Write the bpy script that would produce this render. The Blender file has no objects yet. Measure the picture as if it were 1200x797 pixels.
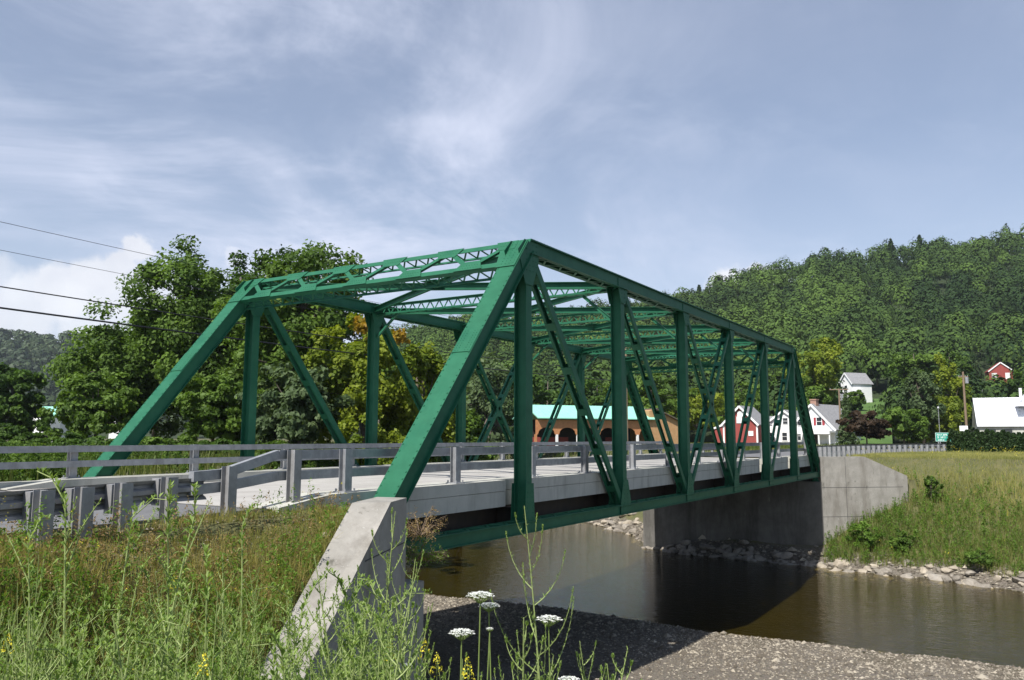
import bpy, math, random
import numpy as np
from mathutils import Vector, Matrix
R = math.radians
C = bpy.context.scene.collection
scene = bpy.context.scene

# ------------------------------------------------------------------ camera
CAM = Vector((-11.010, -10.004, 2.079))
YAW, PITCH, ROLL, FPX = R(31.995), R(6.896), R(0.133), 941.7
FW = Vector((math.cos(YAW)*math.cos(PITCH), math.sin(YAW)*math.cos(PITCH), math.sin(PITCH)))
_r = FW.cross(Vector((0, 0, 1))).normalized(); _u = _r.cross(FW)
RT = math.cos(ROLL)*_r + math.sin(ROLL)*_u
UP = -math.sin(ROLL)*_r + math.cos(ROLL)*_u
cd = bpy.data.cameras.new('camera'); cam = bpy.data.objects.new('camera', cd); C.objects.link(cam)
cam.matrix_world = Matrix(((RT.x, UP.x, -FW.x, CAM.x), (RT.y, UP.y, -FW.y, CAM.y), (RT.z, UP.z, -FW.z, CAM.z), (0, 0, 0, 1)))
cd.sensor_width = 36; cd.lens = FPX/1200*36; cd.clip_start = 0.1; cd.clip_end = 9000
scene.camera = cam

def at(px, py, D):
    """world point seen at photo pixel (px, py) at forward distance D"""
    d = FW + RT*((px-600)/FPX) + UP*((398.5-py)/FPX)
    return CAM + d*D
def zat(py, px, D):
    return at(px, py, D).z

# ------------------------------------------------------------------ world
SUN_EL = R(50); SUN_TRAVEL = Vector((math.cos(SUN_EL), -0.004, -math.sin(SUN_EL))).normalized()
w = bpy.data.worlds.new('World'); scene.world = w; w.use_nodes = True
nt = w.node_tree; nt.nodes.clear()
def N(t, nt_, **k):
    n = nt_.nodes.new(t)
    for a, b in k.items(): setattr(n, a, b)
    return n
def mathn(nt_, op, a, b=None, clamp=False):
    n = nt_.nodes.new('ShaderNodeMath'); n.operation = op; n.use_clamp = clamp
    for i, v in enumerate((a, b)):
        if v is None: continue
        if isinstance(v, (int, float)): n.inputs[i].default_value = v
        else: nt_.links.new(v, n.inputs[i])
    return n.outputs[0]
def build_world():
    L = nt.links
    out = N('ShaderNodeOutputWorld', nt); bg = N('ShaderNodeBackground', nt)
    sky = N('ShaderNodeTexSky', nt, sky_type='NISHITA'); sky.sun_disc = False
    sky.sun_elevation = SUN_EL
    sd = -SUN_TRAVEL
    sky.sun_rotation = math.atan2(sd.x, sd.y)
    sky.altitude = 300; sky.air_density = 1.0; sky.dust_density = 1.3; sky.ozone_density = 1.6
    tc = N('ShaderNodeTexCoord', nt)
    sep = N('ShaderNodeSeparateXYZ', nt); L.new(tc.outputs['Generated'], sep.inputs[0])
    x, y, z = sep.outputs
    zz = mathn(nt, 'ADD', mathn(nt, 'MAXIMUM', z, 0.0), 0.22)
    u = mathn(nt, 'DIVIDE', x, zz); v = mathn(nt, 'DIVIDE', y, zz)
    cmb = N('ShaderNodeCombineXYZ', nt); L.new(u, cmb.inputs[0]); L.new(v, cmb.inputs[1])
    def cirrus(scale, rot, stretch, lo, hi, detail=8, dist=0.8, off=(0, 0, 0)):
        mp = N('ShaderNodeMapping', nt); L.new(cmb.outputs[0], mp.inputs[0])
        mp.inputs['Rotation'].default_value = (0, 0, rot); mp.inputs['Scale'].default_value = (scale*stretch, scale, 1)
        mp.inputs['Location'].default_value = off
        no = N('ShaderNodeTexNoise', nt); L.new(mp.outputs[0], no.inputs[0])
        no.inputs['Scale'].default_value = 1; no.inputs['Detail'].default_value = detail
        no.inputs['Roughness'].default_value = 0.6; no.inputs['Distortion'].default_value = dist
        mr = N('ShaderNodeMapRange', nt, interpolation_type='SMOOTHSTEP'); L.new(no.outputs[0], mr.inputs[0])
        mr.inputs[1].default_value = lo; mr.inputs[2].default_value = hi
        return mr.outputs[0]
    c1 = cirrus(0.9, 1.45, 0.85, 0.42, 0.76, dist=1.2, off=(5.2, 0.6, 0))
    c2 = cirrus(3.0, 1.6, 0.7, 0.42, 0.72, dist=0.5)
    c3 = cirrus(0.6, 0.9, 1.0, 0.35, 0.65, detail=3)
    cir = mathn(nt, 'MULTIPLY', mathn(nt, 'ADD', mathn(nt, 'MULTIPLY', c1, 0.6), mathn(nt, 'MULTIPLY', mathn(nt, 'MULTIPLY', c2, c3), 0.4)), 0.85, True)
    # thin veil, a little denser to the upper left and near the skyline
    sx = (at(230, 130, 1)-CAM).normalized()
    vd = N('ShaderNodeVectorMath', nt, operation='DOT_PRODUCT'); L.new(tc.outputs['Generated'], vd.inputs[0]); vd.inputs[1].default_value = sx
    vm = N('ShaderNodeMapRange', nt, interpolation_type='SMOOTHSTEP'); L.new(vd.outputs['Value'], vm.inputs[0]); vm.inputs[1].default_value = 0.80; vm.inputs[2].default_value = 1.0
    fac = mathn(nt, 'ADD', mathn(nt, 'MULTIPLY', cir, mathn(nt, 'ADD', mathn(nt, 'MULTIPLY', vm.outputs[0], 0.9), 0.5)), 0.22, True)
    hz = N('ShaderNodeMapRange', nt); L.new(z, hz.inputs[0]); hz.inputs[1].default_value = 0.35; hz.inputs[2].default_value = 0.0; hz.inputs[3].default_value = 0; hz.inputs[4].default_value = 0.28
    fac = mathn(nt, 'ADD', fac, hz.outputs[0], True)
    # veil thinned overhead and behind, out of view, to cut ambient on shaded steel
    ad = N('ShaderNodeVectorMath', nt, operation='DOT_PRODUCT'); L.new(tc.outputs['Generated'], ad.inputs[0]); ad.inputs[1].default_value = (math.cos(YAW), math.sin(YAW), 0.0)
    am = N('ShaderNodeMapRange', nt, interpolation_type='SMOOTHSTEP'); L.new(ad.outputs['Value'], am.inputs[0]); am.inputs[1].default_value = 0.15; am.inputs[2].default_value = 0.62; am.inputs[3].default_value = 0.12; am.inputs[4].default_value = 1.0
    fac = mathn(nt, 'MULTIPLY', fac, am.outputs[0], True)
    m1 = N('ShaderNodeMix', nt, data_type='RGBA'); L.new(fac, m1.inputs[0]); L.new(sky.outputs[0], m1.inputs[6]); m1.inputs[7].default_value = CLOUD_VEIL
    # cumulus heaps low over the hills: lobes given by direction, edges broken by noise
    n2 = N('ShaderNodeTexNoise', nt); L.new(tc.outputs['Generated'], n2.inputs[0]); n2.inputs['Scale'].default_value = 26; n2.inputs['Detail'].default_value = 7; n2.inputs['Roughness'].default_value = 0.6
    wob = mathn(nt, 'MULTIPLY', mathn(nt, 'SUBTRACT', n2.outputs[0], 0.5), 0.045)
    tot = None
    for (px, py, rad, k) in ((160, 292, 15, 1), (140, 308, 17, 1), (110, 330, 30, .95), (75, 345, 34, .9), (150, 345, 36, .9), (30, 362, 40, .8), (110, 372, 44, .7), (-20, 325, 30, .5), (200, 372, 50, .6),
                             (885, 322, 13, .9), (862, 332, 20, .95), (845, 345, 22, .8), (905, 340, 30, .9), (275, 298, 10, .35)):
        d = (at(px, py, 1)-CAM).normalized(); r = rad/FPX
        dn = N('ShaderNodeVectorMath', nt, operation='DISTANCE'); L.new(tc.outputs['Generated'], dn.inputs[0]); dn.inputs[1].default_value = d
        dd = mathn(nt, 'ADD', dn.outputs['Value'], wob)
        mr = N('ShaderNodeMapRange', nt, interpolation_type='SMOOTHSTEP'); L.new(dd, mr.inputs[0])
        mr.inputs[1].default_value = r*1.12; mr.inputs[2].default_value = r*0.62; mr.inputs[3].default_value = 0; mr.inputs[4].default_value = k
        tot = mr.outputs[0] if tot is None else mathn(nt, 'MAXIMUM', tot, mr.outputs[0])
    n3 = N('ShaderNodeTexNoise', nt); L.new(tc.outputs['Generated'], n3.inputs[0]); n3.inputs['Scale'].default_value = 16; n3.inputs['Detail'].default_value = 5
    cc = N('ShaderNodeMix', nt, data_type='RGBA'); L.new(n3.outputs[0], cc.inputs[0]); cc.inputs[6].default_value = CUMULUS[0]; cc.inputs[7].default_value = CUMULUS[1]
    m2 = N('ShaderNodeMix', nt, data_type='RGBA'); L.new(mathn(nt, 'MULTIPLY', tot, 0.97), m2.inputs[0]); L.new(m1.outputs[2], m2.inputs[6]); L.new(cc.outputs[2], m2.inputs[7])
    L.new(m2.outputs[2], bg.inputs[0]); bg.inputs[1].default_value = 0.090; L.new(bg.outputs[0], out.inputs[0])
CLOUD_VEIL = (6.7, 7.1, 8.5, 1); CUMULUS = ((5.4, 5.7, 6.6, 1), (9.2, 9.3, 9.5, 1))
build_world()
sl = bpy.data.lights.new('sun', 'SUN'); so = bpy.data.objects.new('sun', sl); C.objects.link(so)
sl.energy = 4.8; sl.angle = R(0.55); sl.color = (1.0, 0.955, 0.88)
so.rotation_euler = SUN_TRAVEL.to_track_quat('-Z', 'Y').to_euler()
scene.view_settings.view_transform = 'Standard'; scene.view_settings.look = 'None'
scene.view_settings.exposure = 0.5; scene.view_settings.gamma = 1; scene.view_settings.use_curve_mapping = False
scene.render.engine = 'CYCLES'

# ------------------------------------------------------------------ materials
def mat(name, col, col2=None, scale=4, rough=0.7, detail=6, lo=.35, hi=.65, bump=0, bscale=None, metal=0, spec=0.5, stretch=(1, 1, 1), extra=None):
    m = bpy.data.materials.new(name); m.use_nodes = True; t = m.node_tree; b = t.nodes['Principled BSDF']
    b.inputs['Roughness'].default_value = rough; b.inputs['Metallic'].default_value = metal; b.inputs['Specular IOR Level'].default_value = spec
    b.inputs['Base Color'].default_value = (*col, 1)
    geo = N('ShaderNodeNewGeometry', t); mp = N('ShaderNodeMapping', t); t.links.new(geo.outputs['Position'], mp.inputs[0]); mp.inputs['Scale'].default_value = stretch
    if col2:
        no = N('ShaderNodeTexNoise', t); t.links.new(mp.outputs[0], no.inputs[0]); no.inputs['Scale'].default_value = scale; no.inputs['Detail'].default_value = detail; no.inputs['Roughness'].default_value = .65
        mr = N('ShaderNodeMapRange', t); t.links.new(no.outputs[0], mr.inputs[0]); mr.inputs[1].default_value = lo; mr.inputs[2].default_value = hi
        mx = N('ShaderNodeMix', t, data_type='RGBA'); t.links.new(mr.outputs[0], mx.inputs[0]); mx.inputs[6].default_value = (*col, 1); mx.inputs[7].default_value = (*col2, 1)
        last = mx.outputs[2]
        if extra:                       # (colour, scale, lo, hi, stretch): blotches or streaks on top
            for (c3, s3, l3, h3, st3) in extra:
                mp3 = N('ShaderNodeMapping', t); t.links.new(geo.outputs['Position'], mp3.inputs[0]); mp3.inputs['Scale'].default_value = st3
                n3 = N('ShaderNodeTexNoise', t); t.links.new(mp3.outputs[0], n3.inputs[0]); n3.inputs['Scale'].default_value = s3; n3.inputs['Detail'].default_value = 8; n3.inputs['Roughness'].default_value = .7
                r3 = N('ShaderNodeMapRange', t); t.links.new(n3.outputs[0], r3.inputs[0]); r3.inputs[1].default_value = l3; r3.inputs[2].default_value = h3
                x3 = N('ShaderNodeMix', t, data_type='RGBA'); t.links.new(r3.outputs[0], x3.inputs[0]); t.links.new(last, x3.inputs[6]); x3.inputs[7].default_value = (*c3, 1)
                last = x3.outputs[2]
        t.links.new(last, b.inputs['Base Color'])
    if bump:
        nb = N('ShaderNodeTexNoise', t); t.links.new(mp.outputs[0], nb.inputs[0]); nb.inputs['Scale'].default_value = bscale or scale*4; nb.inputs['Detail'].default_value = 6
        bp = N('ShaderNodeBump', t); t.links.new(nb.outputs[0], bp.inputs['Height']); bp.inputs['Strength'].default_value = 1; bp.inputs['Distance'].default_value = bump
        t.links.new(bp.outputs[0], b.inputs['Normal'])
    return m
def leafmat(name, dark, light, trans=0.35, rough=0.6, objvar=0.0):
    """tint (a number stored on each leaf) picks between two leaf colours"""
    m = bpy.data.materials.new(name); m.use_nodes = True; t = m.node_tree; t.nodes.clear()
    o = N('ShaderNodeOutputMaterial', t); a = N('ShaderNodeAttribute', t, attribute_name='tint')
    mx = N('ShaderNodeMix', t, data_type='RGBA'); mx.inputs[6].default_value = (*dark, 1); mx.inputs[7].default_value = (*light, 1)
    t.links.new(a.outputs['Fac'], mx.inputs[0])
    b = N('ShaderNodeBsdfPrincipled', t); b.inputs['Roughness'].default_value = rough; b.inputs['Specular IOR Level'].default_value = 0.25
    tr = N('ShaderNodeBsdfTranslucent', t); ms = N('ShaderNodeMixShader', t); ms.inputs[0].default_value = trans
    g = N('ShaderNodeMix', t, data_type='RGBA', blend_type='MULTIPLY'); g.inputs[0].default_value = 1; t.links.new(mx.outputs[2], g.inputs[6]); g.inputs[7].default_value = (1.3, 1.35, .6, 1)
    t.links.new(mx.outputs[2], b.inputs['Base Color']); t.links.new(g.outputs[2], tr.inputs[0])
    t.links.new(b.outputs[0], ms.inputs[1]); t.links.new(tr.outputs[0], ms.inputs[2]); t.links.new(ms.outputs[0], o.inputs[0])
    return m
M = {}
M['green'] = mat('bridge_green_paint', (.017, .108, .058), (.023, .132, .072), 3, .5, bump=.002, bscale=9, spec=.22, extra=[((.008, .092, .052), 1.3, .5, .75, (1, 1, 1)), ((.035, .10, .06), 5, .64, .72, (1, 1, .35)), ((.07, .045, .025), 9, .70, .74, (1, 1, .5))])
M['black'] = mat('dark_steel', (.018, .014, .011), (.035, .024, .017), 3, .7)
M['galv'] = mat('galvanised_steel', (.25, .26, .28), (.36, .37, .39), 5, .5, metal=.35, extra=[((.19, .185, .19), 2.2, .5, .75, (1, 1, .3))])
M['galvd'] = mat('weathered_galvanised_steel', (.25, .25, .255), (.34, .34, .35), 5, .6, metal=.3, extra=[((.17, .165, .165), 2.2, .5, .75, (1, 1, .3))])
M['conc'] = mat('concrete', (.25, .237, .212), (.33, .312, .282), 2.0, .85, bump=.006, bscale=25, extra=[((.165, .148, .125), 1.4, .48, .72, (1, 1, .22)), ((.38, .37, .34), 9, .62, .7, (1, 1, 1)), ((.10, .095, .075), 3.5, .60, .72, (1, 1, .5))])
M['conc_shade'] = mat('shade_darkened_concrete', (.10, .096, .088), (.15, .145, .135), 1.2, .9, bump=.008, bscale=20, extra=[((.055, .052, .046), 1.1, .45, .7, (1, 1, .18)), ((.24, .23, .21), 2.5, .62, .75, (1, 1, .4))])  # concrete darkened in the colour for the shade under the deck; blotches on top
M['deck'] = mat('deck_concrete', (.36, .345, .32), (.43, .415, .39), 1.2, .8, bump=.003, bscale=40, extra=[((.27, .25, .235), .6, .5, .75, (.25, 2.2, 1))])
M['curb'] = mat('curb_concrete', (.40, .40, .36), (.48, .475, .43), 1.5, .85, bump=.004, bscale=20, extra=[((.27, .265, .235), 2.3, .5, .72, (1, 1, .18))])
M['asphalt'] = mat('asphalt', (.125, .125, .13), (.165, .165, .17), 1.5, .85, bump=.004, bscale=80, extra=[((.20, .195, .19), 60, .6, .7, (1, 1, 1))])
M['joint'] = mat('joint_rubber', (.05, .05, .05), (.07, .07, .07), 3, .8)
M['wood'] = mat('pole_wood', (.17, .12, .08), (.25, .18, .12), 6, .85, stretch=(1, 1, .1))
M['wire'] = mat('cable_black', (.02, .02, .022), None, rough=.5)
M['bark'] = mat('bark', (.08, .065, .05), (.13, .11, .09), 8, .9, bump=.02, bscale=14)
M['rock'] = mat('rock', (.17, .15, .125), (.30, .27, .23), 1.5, .9, bump=.02, bscale=9, extra=[((.42, .40, .37), .6, .55, .75, (1, 1, 1)), ((.12, .105, .09), 1.2, .6, .75, (1, 1, 1))])
M['rockp'] = mat('pale_rock', (.27, .235, .185), (.40, .35, .28), 2, .9, bump=.015, bscale=9)
M['stone'] = mat('gravel_stone', (.16, .145, .13), (.36, .32, .27), 1.7, .9)
M['white'] = mat('white_clapboard', (.72, .73, .74), (.80, .80, .80), 2, .7)
M['red'] = mat('barn_red_paint', (.24, .045, .04), (.30, .06, .05), 2, .8, stretch=(6, 6, .3))
M['shingle'] = mat('grey_shingle', (.20, .20, .21), (.29, .29, .30), 3, .85)
M['glass'] = mat('window_glass', (.03, .035, .04), None, rough=.12)
M['orange'] = mat('stained_timber', (.40, .17, .075), (.50, .235, .10), 3, .6)
M['tan'] = mat('tan_board', (.38, .22, .10), (.46, .28, .14), 3, .7)
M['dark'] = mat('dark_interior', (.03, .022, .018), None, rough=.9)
M['mint'] = mat('mint_metal_roof', (.27, .62, .49), (.32, .68, .54), 2, .35, spec=.4)
M['whitemetal'] = mat('white_metal_roof', (.68, .69, .74), (.76, .77, .80), 1.2, .45, stretch=(1, 1, .2))
M['brick'] = mat('chimney_brick', (.30, .16, .12), (.40, .25, .19), 6, .9)
M['signg'] = mat('sign_green', (.01, .28, .20), None, rough=.4); M['signw'] = mat('sign_white', (.8, .82, .82), None, rough=.5)
M['shut'] = mat('red_shutter', (.28, .03, .04), None, rough=.6)
M['leafd'] = leafmat('leaf_dark', (.028, .062, .010), (.10, .185, .028))
M['leafm'] = leafmat('leaf_mid', (.045, .090, .012), (.16, .26, .040))
M['leafy'] = leafmat('leaf_yellow_green', (.09, .14, .011), (.29, .34, .032), .4)
M['leafo'] = leafmat('leaf_orange', (.22, .17, .015), (.42, .24, .03))
M['leafr'] = leafmat('leaf_maroon', (.028, .020, .012), (.085, .052, .03))
M['leafg'] = leafmat('leaf_grey_green', (.05, .085, .035), (.15, .21, .09))
M['cedar'] = leafmat('leaf_cedar', (.012, .03, .010), (.045, .085, .022), .15)
M['hillf'] = leafmat('hill_leaf', (.020, .044, .013), (.088, .150, .028), .1, .9)
M['farf'] = leafmat('far_hill_leaf', (.022, .042, .016), (.06, .09, .035), .1)
M['grass'] = leafmat('grass_blade', (.075, .135, .015), (.36, .31, .11), .45)
M['grassf'] = leafmat('meadow_blade', (.055, .095, .014), (.36, .34, .12), .4)
M['forb'] = leafmat('forb_leaf', (.07, .14, .018), (.20, .33, .05), .45)
M['weed'] = leafmat('weed_leaf', (.11, .19, .035), (.32, .42, .13), .4)
M['stem'] = leafmat('weed_stem', (.18, .24, .07), (.34, .40, .17), .1)
M['petal'] = mat('white_umbel', (.78, .80, .74), None, rough=.8)
M['yellow'] = mat('yellow_flower', (.58, .50, .03), None, rough=.8)
M['deadleaf'] = leafmat('dry_weed', (.15, .085, .035), (.38, .29, .13), .3)
M['soil'] = mat('soil', (.085, .065, .04), (.17, .13, .085), 2, .95)

# ------------------------------------------------------------------ object helpers
def tag(o, label=None, cat=None, group=None, kind=None):
    if label: o['label'] = label
    if cat: o['category'] = cat
    if group: o['group'] = group
    if kind: o['kind'] = kind
    return o
def empty(name, loc=(0, 0, 0), rz=0):
    o = bpy.data.objects.new(name, None); C.objects.link(o); o.location = loc; o.rotation_euler = (0, 0, rz); o.empty_display_size = .3
    return o
class MB:
    def __init__(s): s.v = []; s.f = []
    def add(s, vs, fs):
        n = len(s.v); s.v += [tuple(p) for p in vs]; s.f += [tuple(i+n for i in f) for f in fs]
    def box(s, x0, x1, y0, y1, z0, z1):
        s.add([(x0, y0, z0), (x1, y0, z0), (x1, y1, z0), (x0, y1, z0), (x0, y0, z1), (x1, y0, z1), (x1, y1, z1), (x0, y1, z1)],
              [(3, 2, 1, 0), (4, 5, 6, 7), (0, 1, 5, 4), (1, 2, 6, 5), (2, 3, 7, 6), (3, 0, 4, 7)])
    def bar(s, p, q, side, w, h, so=0, ho=0):
        """box from p to q, w wide along 'side', h along the third direction; so/ho shift it"""
        p = Vector(p); q = Vector(q); a = (q-p).normalized(); sd = Vector(side); sd = (sd-a*sd.dot(a)).normalized(); t = a.cross(sd)
        c = [p+sd*(so+i*w/2)+t*(ho+j*h/2) for i, j in ((-1, -1), (1, -1), (1, 1), (-1, 1))]
        d = [q+sd*(so+i*w/2)+t*(ho+j*h/2) for i, j in ((-1, -1), (1, -1), (1, 1), (-1, 1))]
        s.add(c+d, [(3, 2, 1, 0), (4, 5, 6, 7), (0, 1, 5, 4), (1, 2, 6, 5), (2, 3, 7, 6), (3, 0, 4, 7)])
    def tube(s, pts, rad, n=8, cap=True):
        pts = [Vector(p) for p in pts]; rs = rad if isinstance(rad, (list, tuple)) else [rad]*len(pts); base = len(s.v)
        for i, p in enumerate(pts):
            a = (pts[min(i+1, len(pts)-1)]-pts[max(i-1, 0)]).normalized()
            sd = a.cross(Vector((0, 0, 1)) if abs(a.z) < .95 else Vector((1, 0, 0))).normalized(); t = a.cross(sd)
            for k in range(n):
                an = 2*math.pi*k/n; s.v.append(tuple(p+(sd*math.cos(an)+t*math.sin(an))*rs[i]))
        for i in range(len(pts)-1):
            for k in range(n): s.f.append((base+i*n+k, base+i*n+(k+1) % n, base+(i+1)*n+(k+1) % n, base+(i+1)*n+k))
        if cap: s.f.append(tuple(base+k for k in range(n))[::-1]); s.f.append(tuple(base+(len(pts)-1)*n+k for k in range(n)))
    def prism(s, poly, off):
        """flat polygon given an extrusion vector"""
        n = len(poly); off = Vector(off); a = [Vector(p) for p in poly]
        s.add(a+[p+off for p in a], [tuple(range(n))[::-1], tuple(range(n, 2*n))]+[(i, (i+1) % n, (i+1) % n+n, i+n) for i in range(n)])
    def rivet(s, p, nrm, r=.017):
        p = Vector(p); a = Vector(nrm).normalized(); sd = a.orthogonal().normalized(); t = a.cross(sd); n = 6
        v = [p+(sd*math.cos(k*math.pi/3)+t*math.sin(k*math.pi/3))*r for k in range(n)]+[p+a*r*.7+(sd*math.cos(k*math.pi/3)+t*math.sin(k*math.pi/3))*r*.55 for k in range(n)]
        s.add(v, [(k, (k+1) % n, (k+1) % n+n, k+n) for k in range(n)]+[tuple(range(n, 2*n))])
    def lace(s, p, q, side, half, pitch, w=.055, t=.012, off=0):
        """zigzag lacing bars between the lines p+side*half and p-side*half"""
        p = Vector(p); q = Vector(q); L = (q-p).length; a = (q-p)/L; sd = Vector(side); sd = (sd-a*sd.dot(a)).normalized(); nn = a.cross(sd)
        n = max(2, int(round(L/pitch)));
        for i in range(n):
            s1 = 1 if i % 2 else -1
            s.bar(p+a*(L*i/n)+sd*half*s1+nn*(off+.004*s1), p+a*(L*(i+1)/n)-sd*half*s1+nn*(off+.004*s1), sd, w, t)
    def build(s, name, material, parent=None, smooth=False):
        me = bpy.data.meshes.new(name); me.from_pydata(s.v, [], s.f); me.update()
        if material: me.materials.append(M[material] if isinstance(material, str) else material)
        if smooth: me.polygons.foreach_set('use_smooth', [True]*len(me.polygons))
        o = bpy.data.objects.new(name, me); C.objects.link(o)
        if parent: o.parent = parent
        return o
def local(parent_loc, o):
    """mesh was written in world coordinates: shift it under its parent"""
    o.data.transform(Matrix.Translation(-Vector(parent_loc)))
    return o
def mesh_np(name, verts, k, material, tint=None, parent=None):
    """verts: (n*k,3) array, every k verts are one face"""
    verts = np.ascontiguousarray(verts, dtype=np.float32); nv = len(verts); nf = nv//k
    me = bpy.data.meshes.new(name); me.vertices.add(nv); me.vertices.foreach_set('co', verts.ravel())
    me.loops.add(nv); me.loops.foreach_set('vertex_index', np.arange(nv, dtype=np.int32))
    me.polygons.add(nf); me.polygons.foreach_set('loop_start', np.arange(0, nv, k, dtype=np.int32)); me.polygons.foreach_set('loop_total', np.full(nf, k, dtype=np.int32))
    me.update(calc_edges=True)
    if tint is not None:
        a = me.attributes.new('tint', 'FLOAT', 'FACE'); a.data.foreach_set('value', np.ascontiguousarray(np.clip(tint, 0, 1), dtype=np.float32))
    me.materials.append(M[material] if isinstance(material, str) else material)
    o = bpy.data.objects.new(name, me); C.objects.link(o)
    if parent: o.parent = parent
    return o
def grid_obj(name, X, Y, Z, material, smooth=True):
    ny, nx = X.shape; v = np.stack([X, Y, Z], -1).reshape(-1, 3).astype(np.float32)
    i = np.arange((ny-1)*(nx-1)); r = i//(nx-1); c = i % (nx-1); a = r*nx+c
    q = np.stack([a, a+1, a+nx+1, a+nx], -1).astype(np.int32)
    me = bpy.data.meshes.new(name); me.vertices.add(len(v)); me.vertices.foreach_set('co', v.ravel())
    me.loops.add(q.size); me.loops.foreach_set('vertex_index', q.ravel()); me.polygons.add(len(q))
    me.polygons.foreach_set('loop_start', np.arange(0, q.size, 4, dtype=np.int32)); me.polygons.foreach_set('loop_total', np.full(len(q), 4, dtype=np.int32))
    me.update(calc_edges=True); me.polygons.foreach_set('use_smooth', np.ones(len(q), bool))
    me.materials.append(M[material] if isinstance(material, str) else material)
    o = bpy.data.objects.new(name, me); C.objects.link(o); return o
def copy_tree(o, parent=None):
    c = o.copy(); C.objects.link(c); c.parent = parent
    for ch in [k for k in o.children]: copy_tree(ch, c)
    return c

# value noise for terrain
def vnoise(x, y, seed=0):
    x = np.asarray(x, float); y = np.asarray(y, float)
    xi = np.floor(x).astype(np.int64); yi = np.floor(y).astype(np.int64); fx = x-xi; fy = y-yi
    fx = fx*fx*(3-2*fx); fy = fy*fy*(3-2*fy)
    def h(a, b):
        n = (a*374761393+b*668265263+seed*1442695041) & 0x7fffffff; n = ((n ^ (n >> 13))*1274126177) & 0x7fffffff
        return ((n ^ (n >> 16)) & 0xffff)/65535.0
    return (h(xi, yi)*(1-fx)+h(xi+1, yi)*fx)*(1-fy)+(h(xi, yi+1)*(1-fx)+h(xi+1, yi+1)*fx)*fy
def fbm(x, y, s, oct_=4, seed=0):
    t = 0; a = 1; n = 0
    for i in range(oct_): t = t+a*(vnoise(x/s, y/s, seed+i)-.5); n += a; a *= .5; s *= .5
    return t/n
def sstep(a, b, x):
    t = np.clip((x-a)/(b-a), 0, 1); return t*t*(3-2*t)

# ------------------------------------------------------------------ terrain
WATER = -4.9; ZR = 0.85
def shore_near(y): return np.interp(y, [-200, -60, -12, 0, 6, 12, 16, 40, 90, 260], [-30, 6, 18.9, 18.3, 18.9, 18.2, 19.0, 44, 100, 300])
def shore_far(y): return np.interp(y, [-200, -60, -10, -6, -2, 0, 3, 8, 11, 14, 27, 90, 260], [-6, 24, 33.9, 35.3, 35.4, 36.2, 36.6, 36.9, 39.5, 44, 55, 125, 330])
WA = R(24)      # near wing wall, angle to the road
def height(x, y):
    x = np.asarray(x, float); y = np.asarray(y, float)
    xn = shore_near(y)+fbm(x*0, y, 5, 3, 5)*1.0; xf = shore_far(y)+fbm(x*0, y, 4, 3, 9)*1.2
    # near plateau: road level, a dip beside the embankment, a low knoll where the photographer stands
    A = np.where(y > -0.5, ZR, ZR-1.15*sstep(-.5, -3.6, y)+.55*sstep(-5, -10, y))
    bankx = np.interp(y, [-60, -10, -3.9, 0], [-9, -8.4, -6.2, -6.2])
    # the wing wall is a step in the ground
    s = (x+.1)*(-math.cos(WA))+(y+1.0)*(-math.sin(WA)); perp = (x+.1)*math.sin(WA)-(y+1.0)*math.cos(WA)   # perp>0: outer side
    slope = A-np.maximum(0, x-bankx)*.62
    beside = (y > -3.9) & (x < 0.2) & (y < -0.2)
    outer = np.where(perp > -.3, np.minimum(slope, -1.5-.75*np.maximum(0, 6.6-s)), np.minimum(A, 0.80-.50*np.maximum(0, s-1.1)*sstep(2.8, .4, -perp)))
    n = np.where(beside, outer, slope)
    n = np.where((y >= -0.9) & (y < 10.6), np.where(x < -.1, np.where(y > -.2, ZR, np.minimum(ZR, outer)), -9), n)
    # upstream bank of the near side
    up = ZR-np.maximum(0, x-np.interp(y, [10.6, 12, 30, 60, 260], [-.5, 2, 30, 66, 290]))*.45
    n = np.where(y >= 10.6, up, n)
    grav = -4.45-.42*sstep(8, 18.3, x)+.07*fbm(x, y, 3, 3, 2)
    grav = grav-.22*np.exp(-(((x-9.5)/1.6)**2+((y-1.6)/1.1)**2))*2.2-.5*np.exp(-(((x-10.2)/2.2)**2+((y+2.1)/.5)**2))*.6
    grav = np.where(x > xn, np.minimum(grav, WATER-.12*np.minimum(x-xn, 5)), grav)
    n = np.maximum(n, np.where(x > xn, WATER-.08*np.minimum(x-xn, 6), grav))
    # far bank
    f = WATER-.35+np.maximum(0, x-xf+.8)*.52+fbm(x, y, 3, 3, 3)*.35*sstep(0, 3, x-xf)
    f = np.minimum(f, ZR)
    f = np.where((y > -.35) & (y < 10.7) & (x > 38.9), ZR, f)
    s2 = (x-38.1)*math.cos(R(48))-(y+.3)*math.sin(R(48)); p2 = (x-38.1)*math.sin(R(48))+(y+.3)*math.cos(R(48))   # p2>0 behind far wing
    f = np.where((y <= -.3) & (p2 > .3) & (s2 < 6.2), np.minimum(ZR, np.maximum(f, 0.86-.38*np.maximum(0, s2-2.9))), f)
    mid = WATER-np.minimum(.55, .12*np.minimum(x-xn, xf-x))
    z = np.where(x < xn+.5*(xf-xn), n, f)
    inw = (x > xn) & (x < xf-.8); z = np.where(inw, np.minimum(z, np.maximum(mid, WATER-.6)), z)
    bump = fbm(x, y, 2.0, 3, 7)*.12*sstep(-.6, -1.6, y)
    return z+bump
def axis(segs):
    out = []
    for a, b, st in segs: out += list(np.arange(a, b, st))
    return np.array(out+[segs[-1][1]])
gx = axis([(-3000, -300, 300), (-300, -40, 20), (-40, -16, 2), (-16, 12, .22), (12, 34, .5), (34, 42.5, .25), (42.5, 70, 1.2), (70, 300, 12), (300, 4000, 250)])
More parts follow.
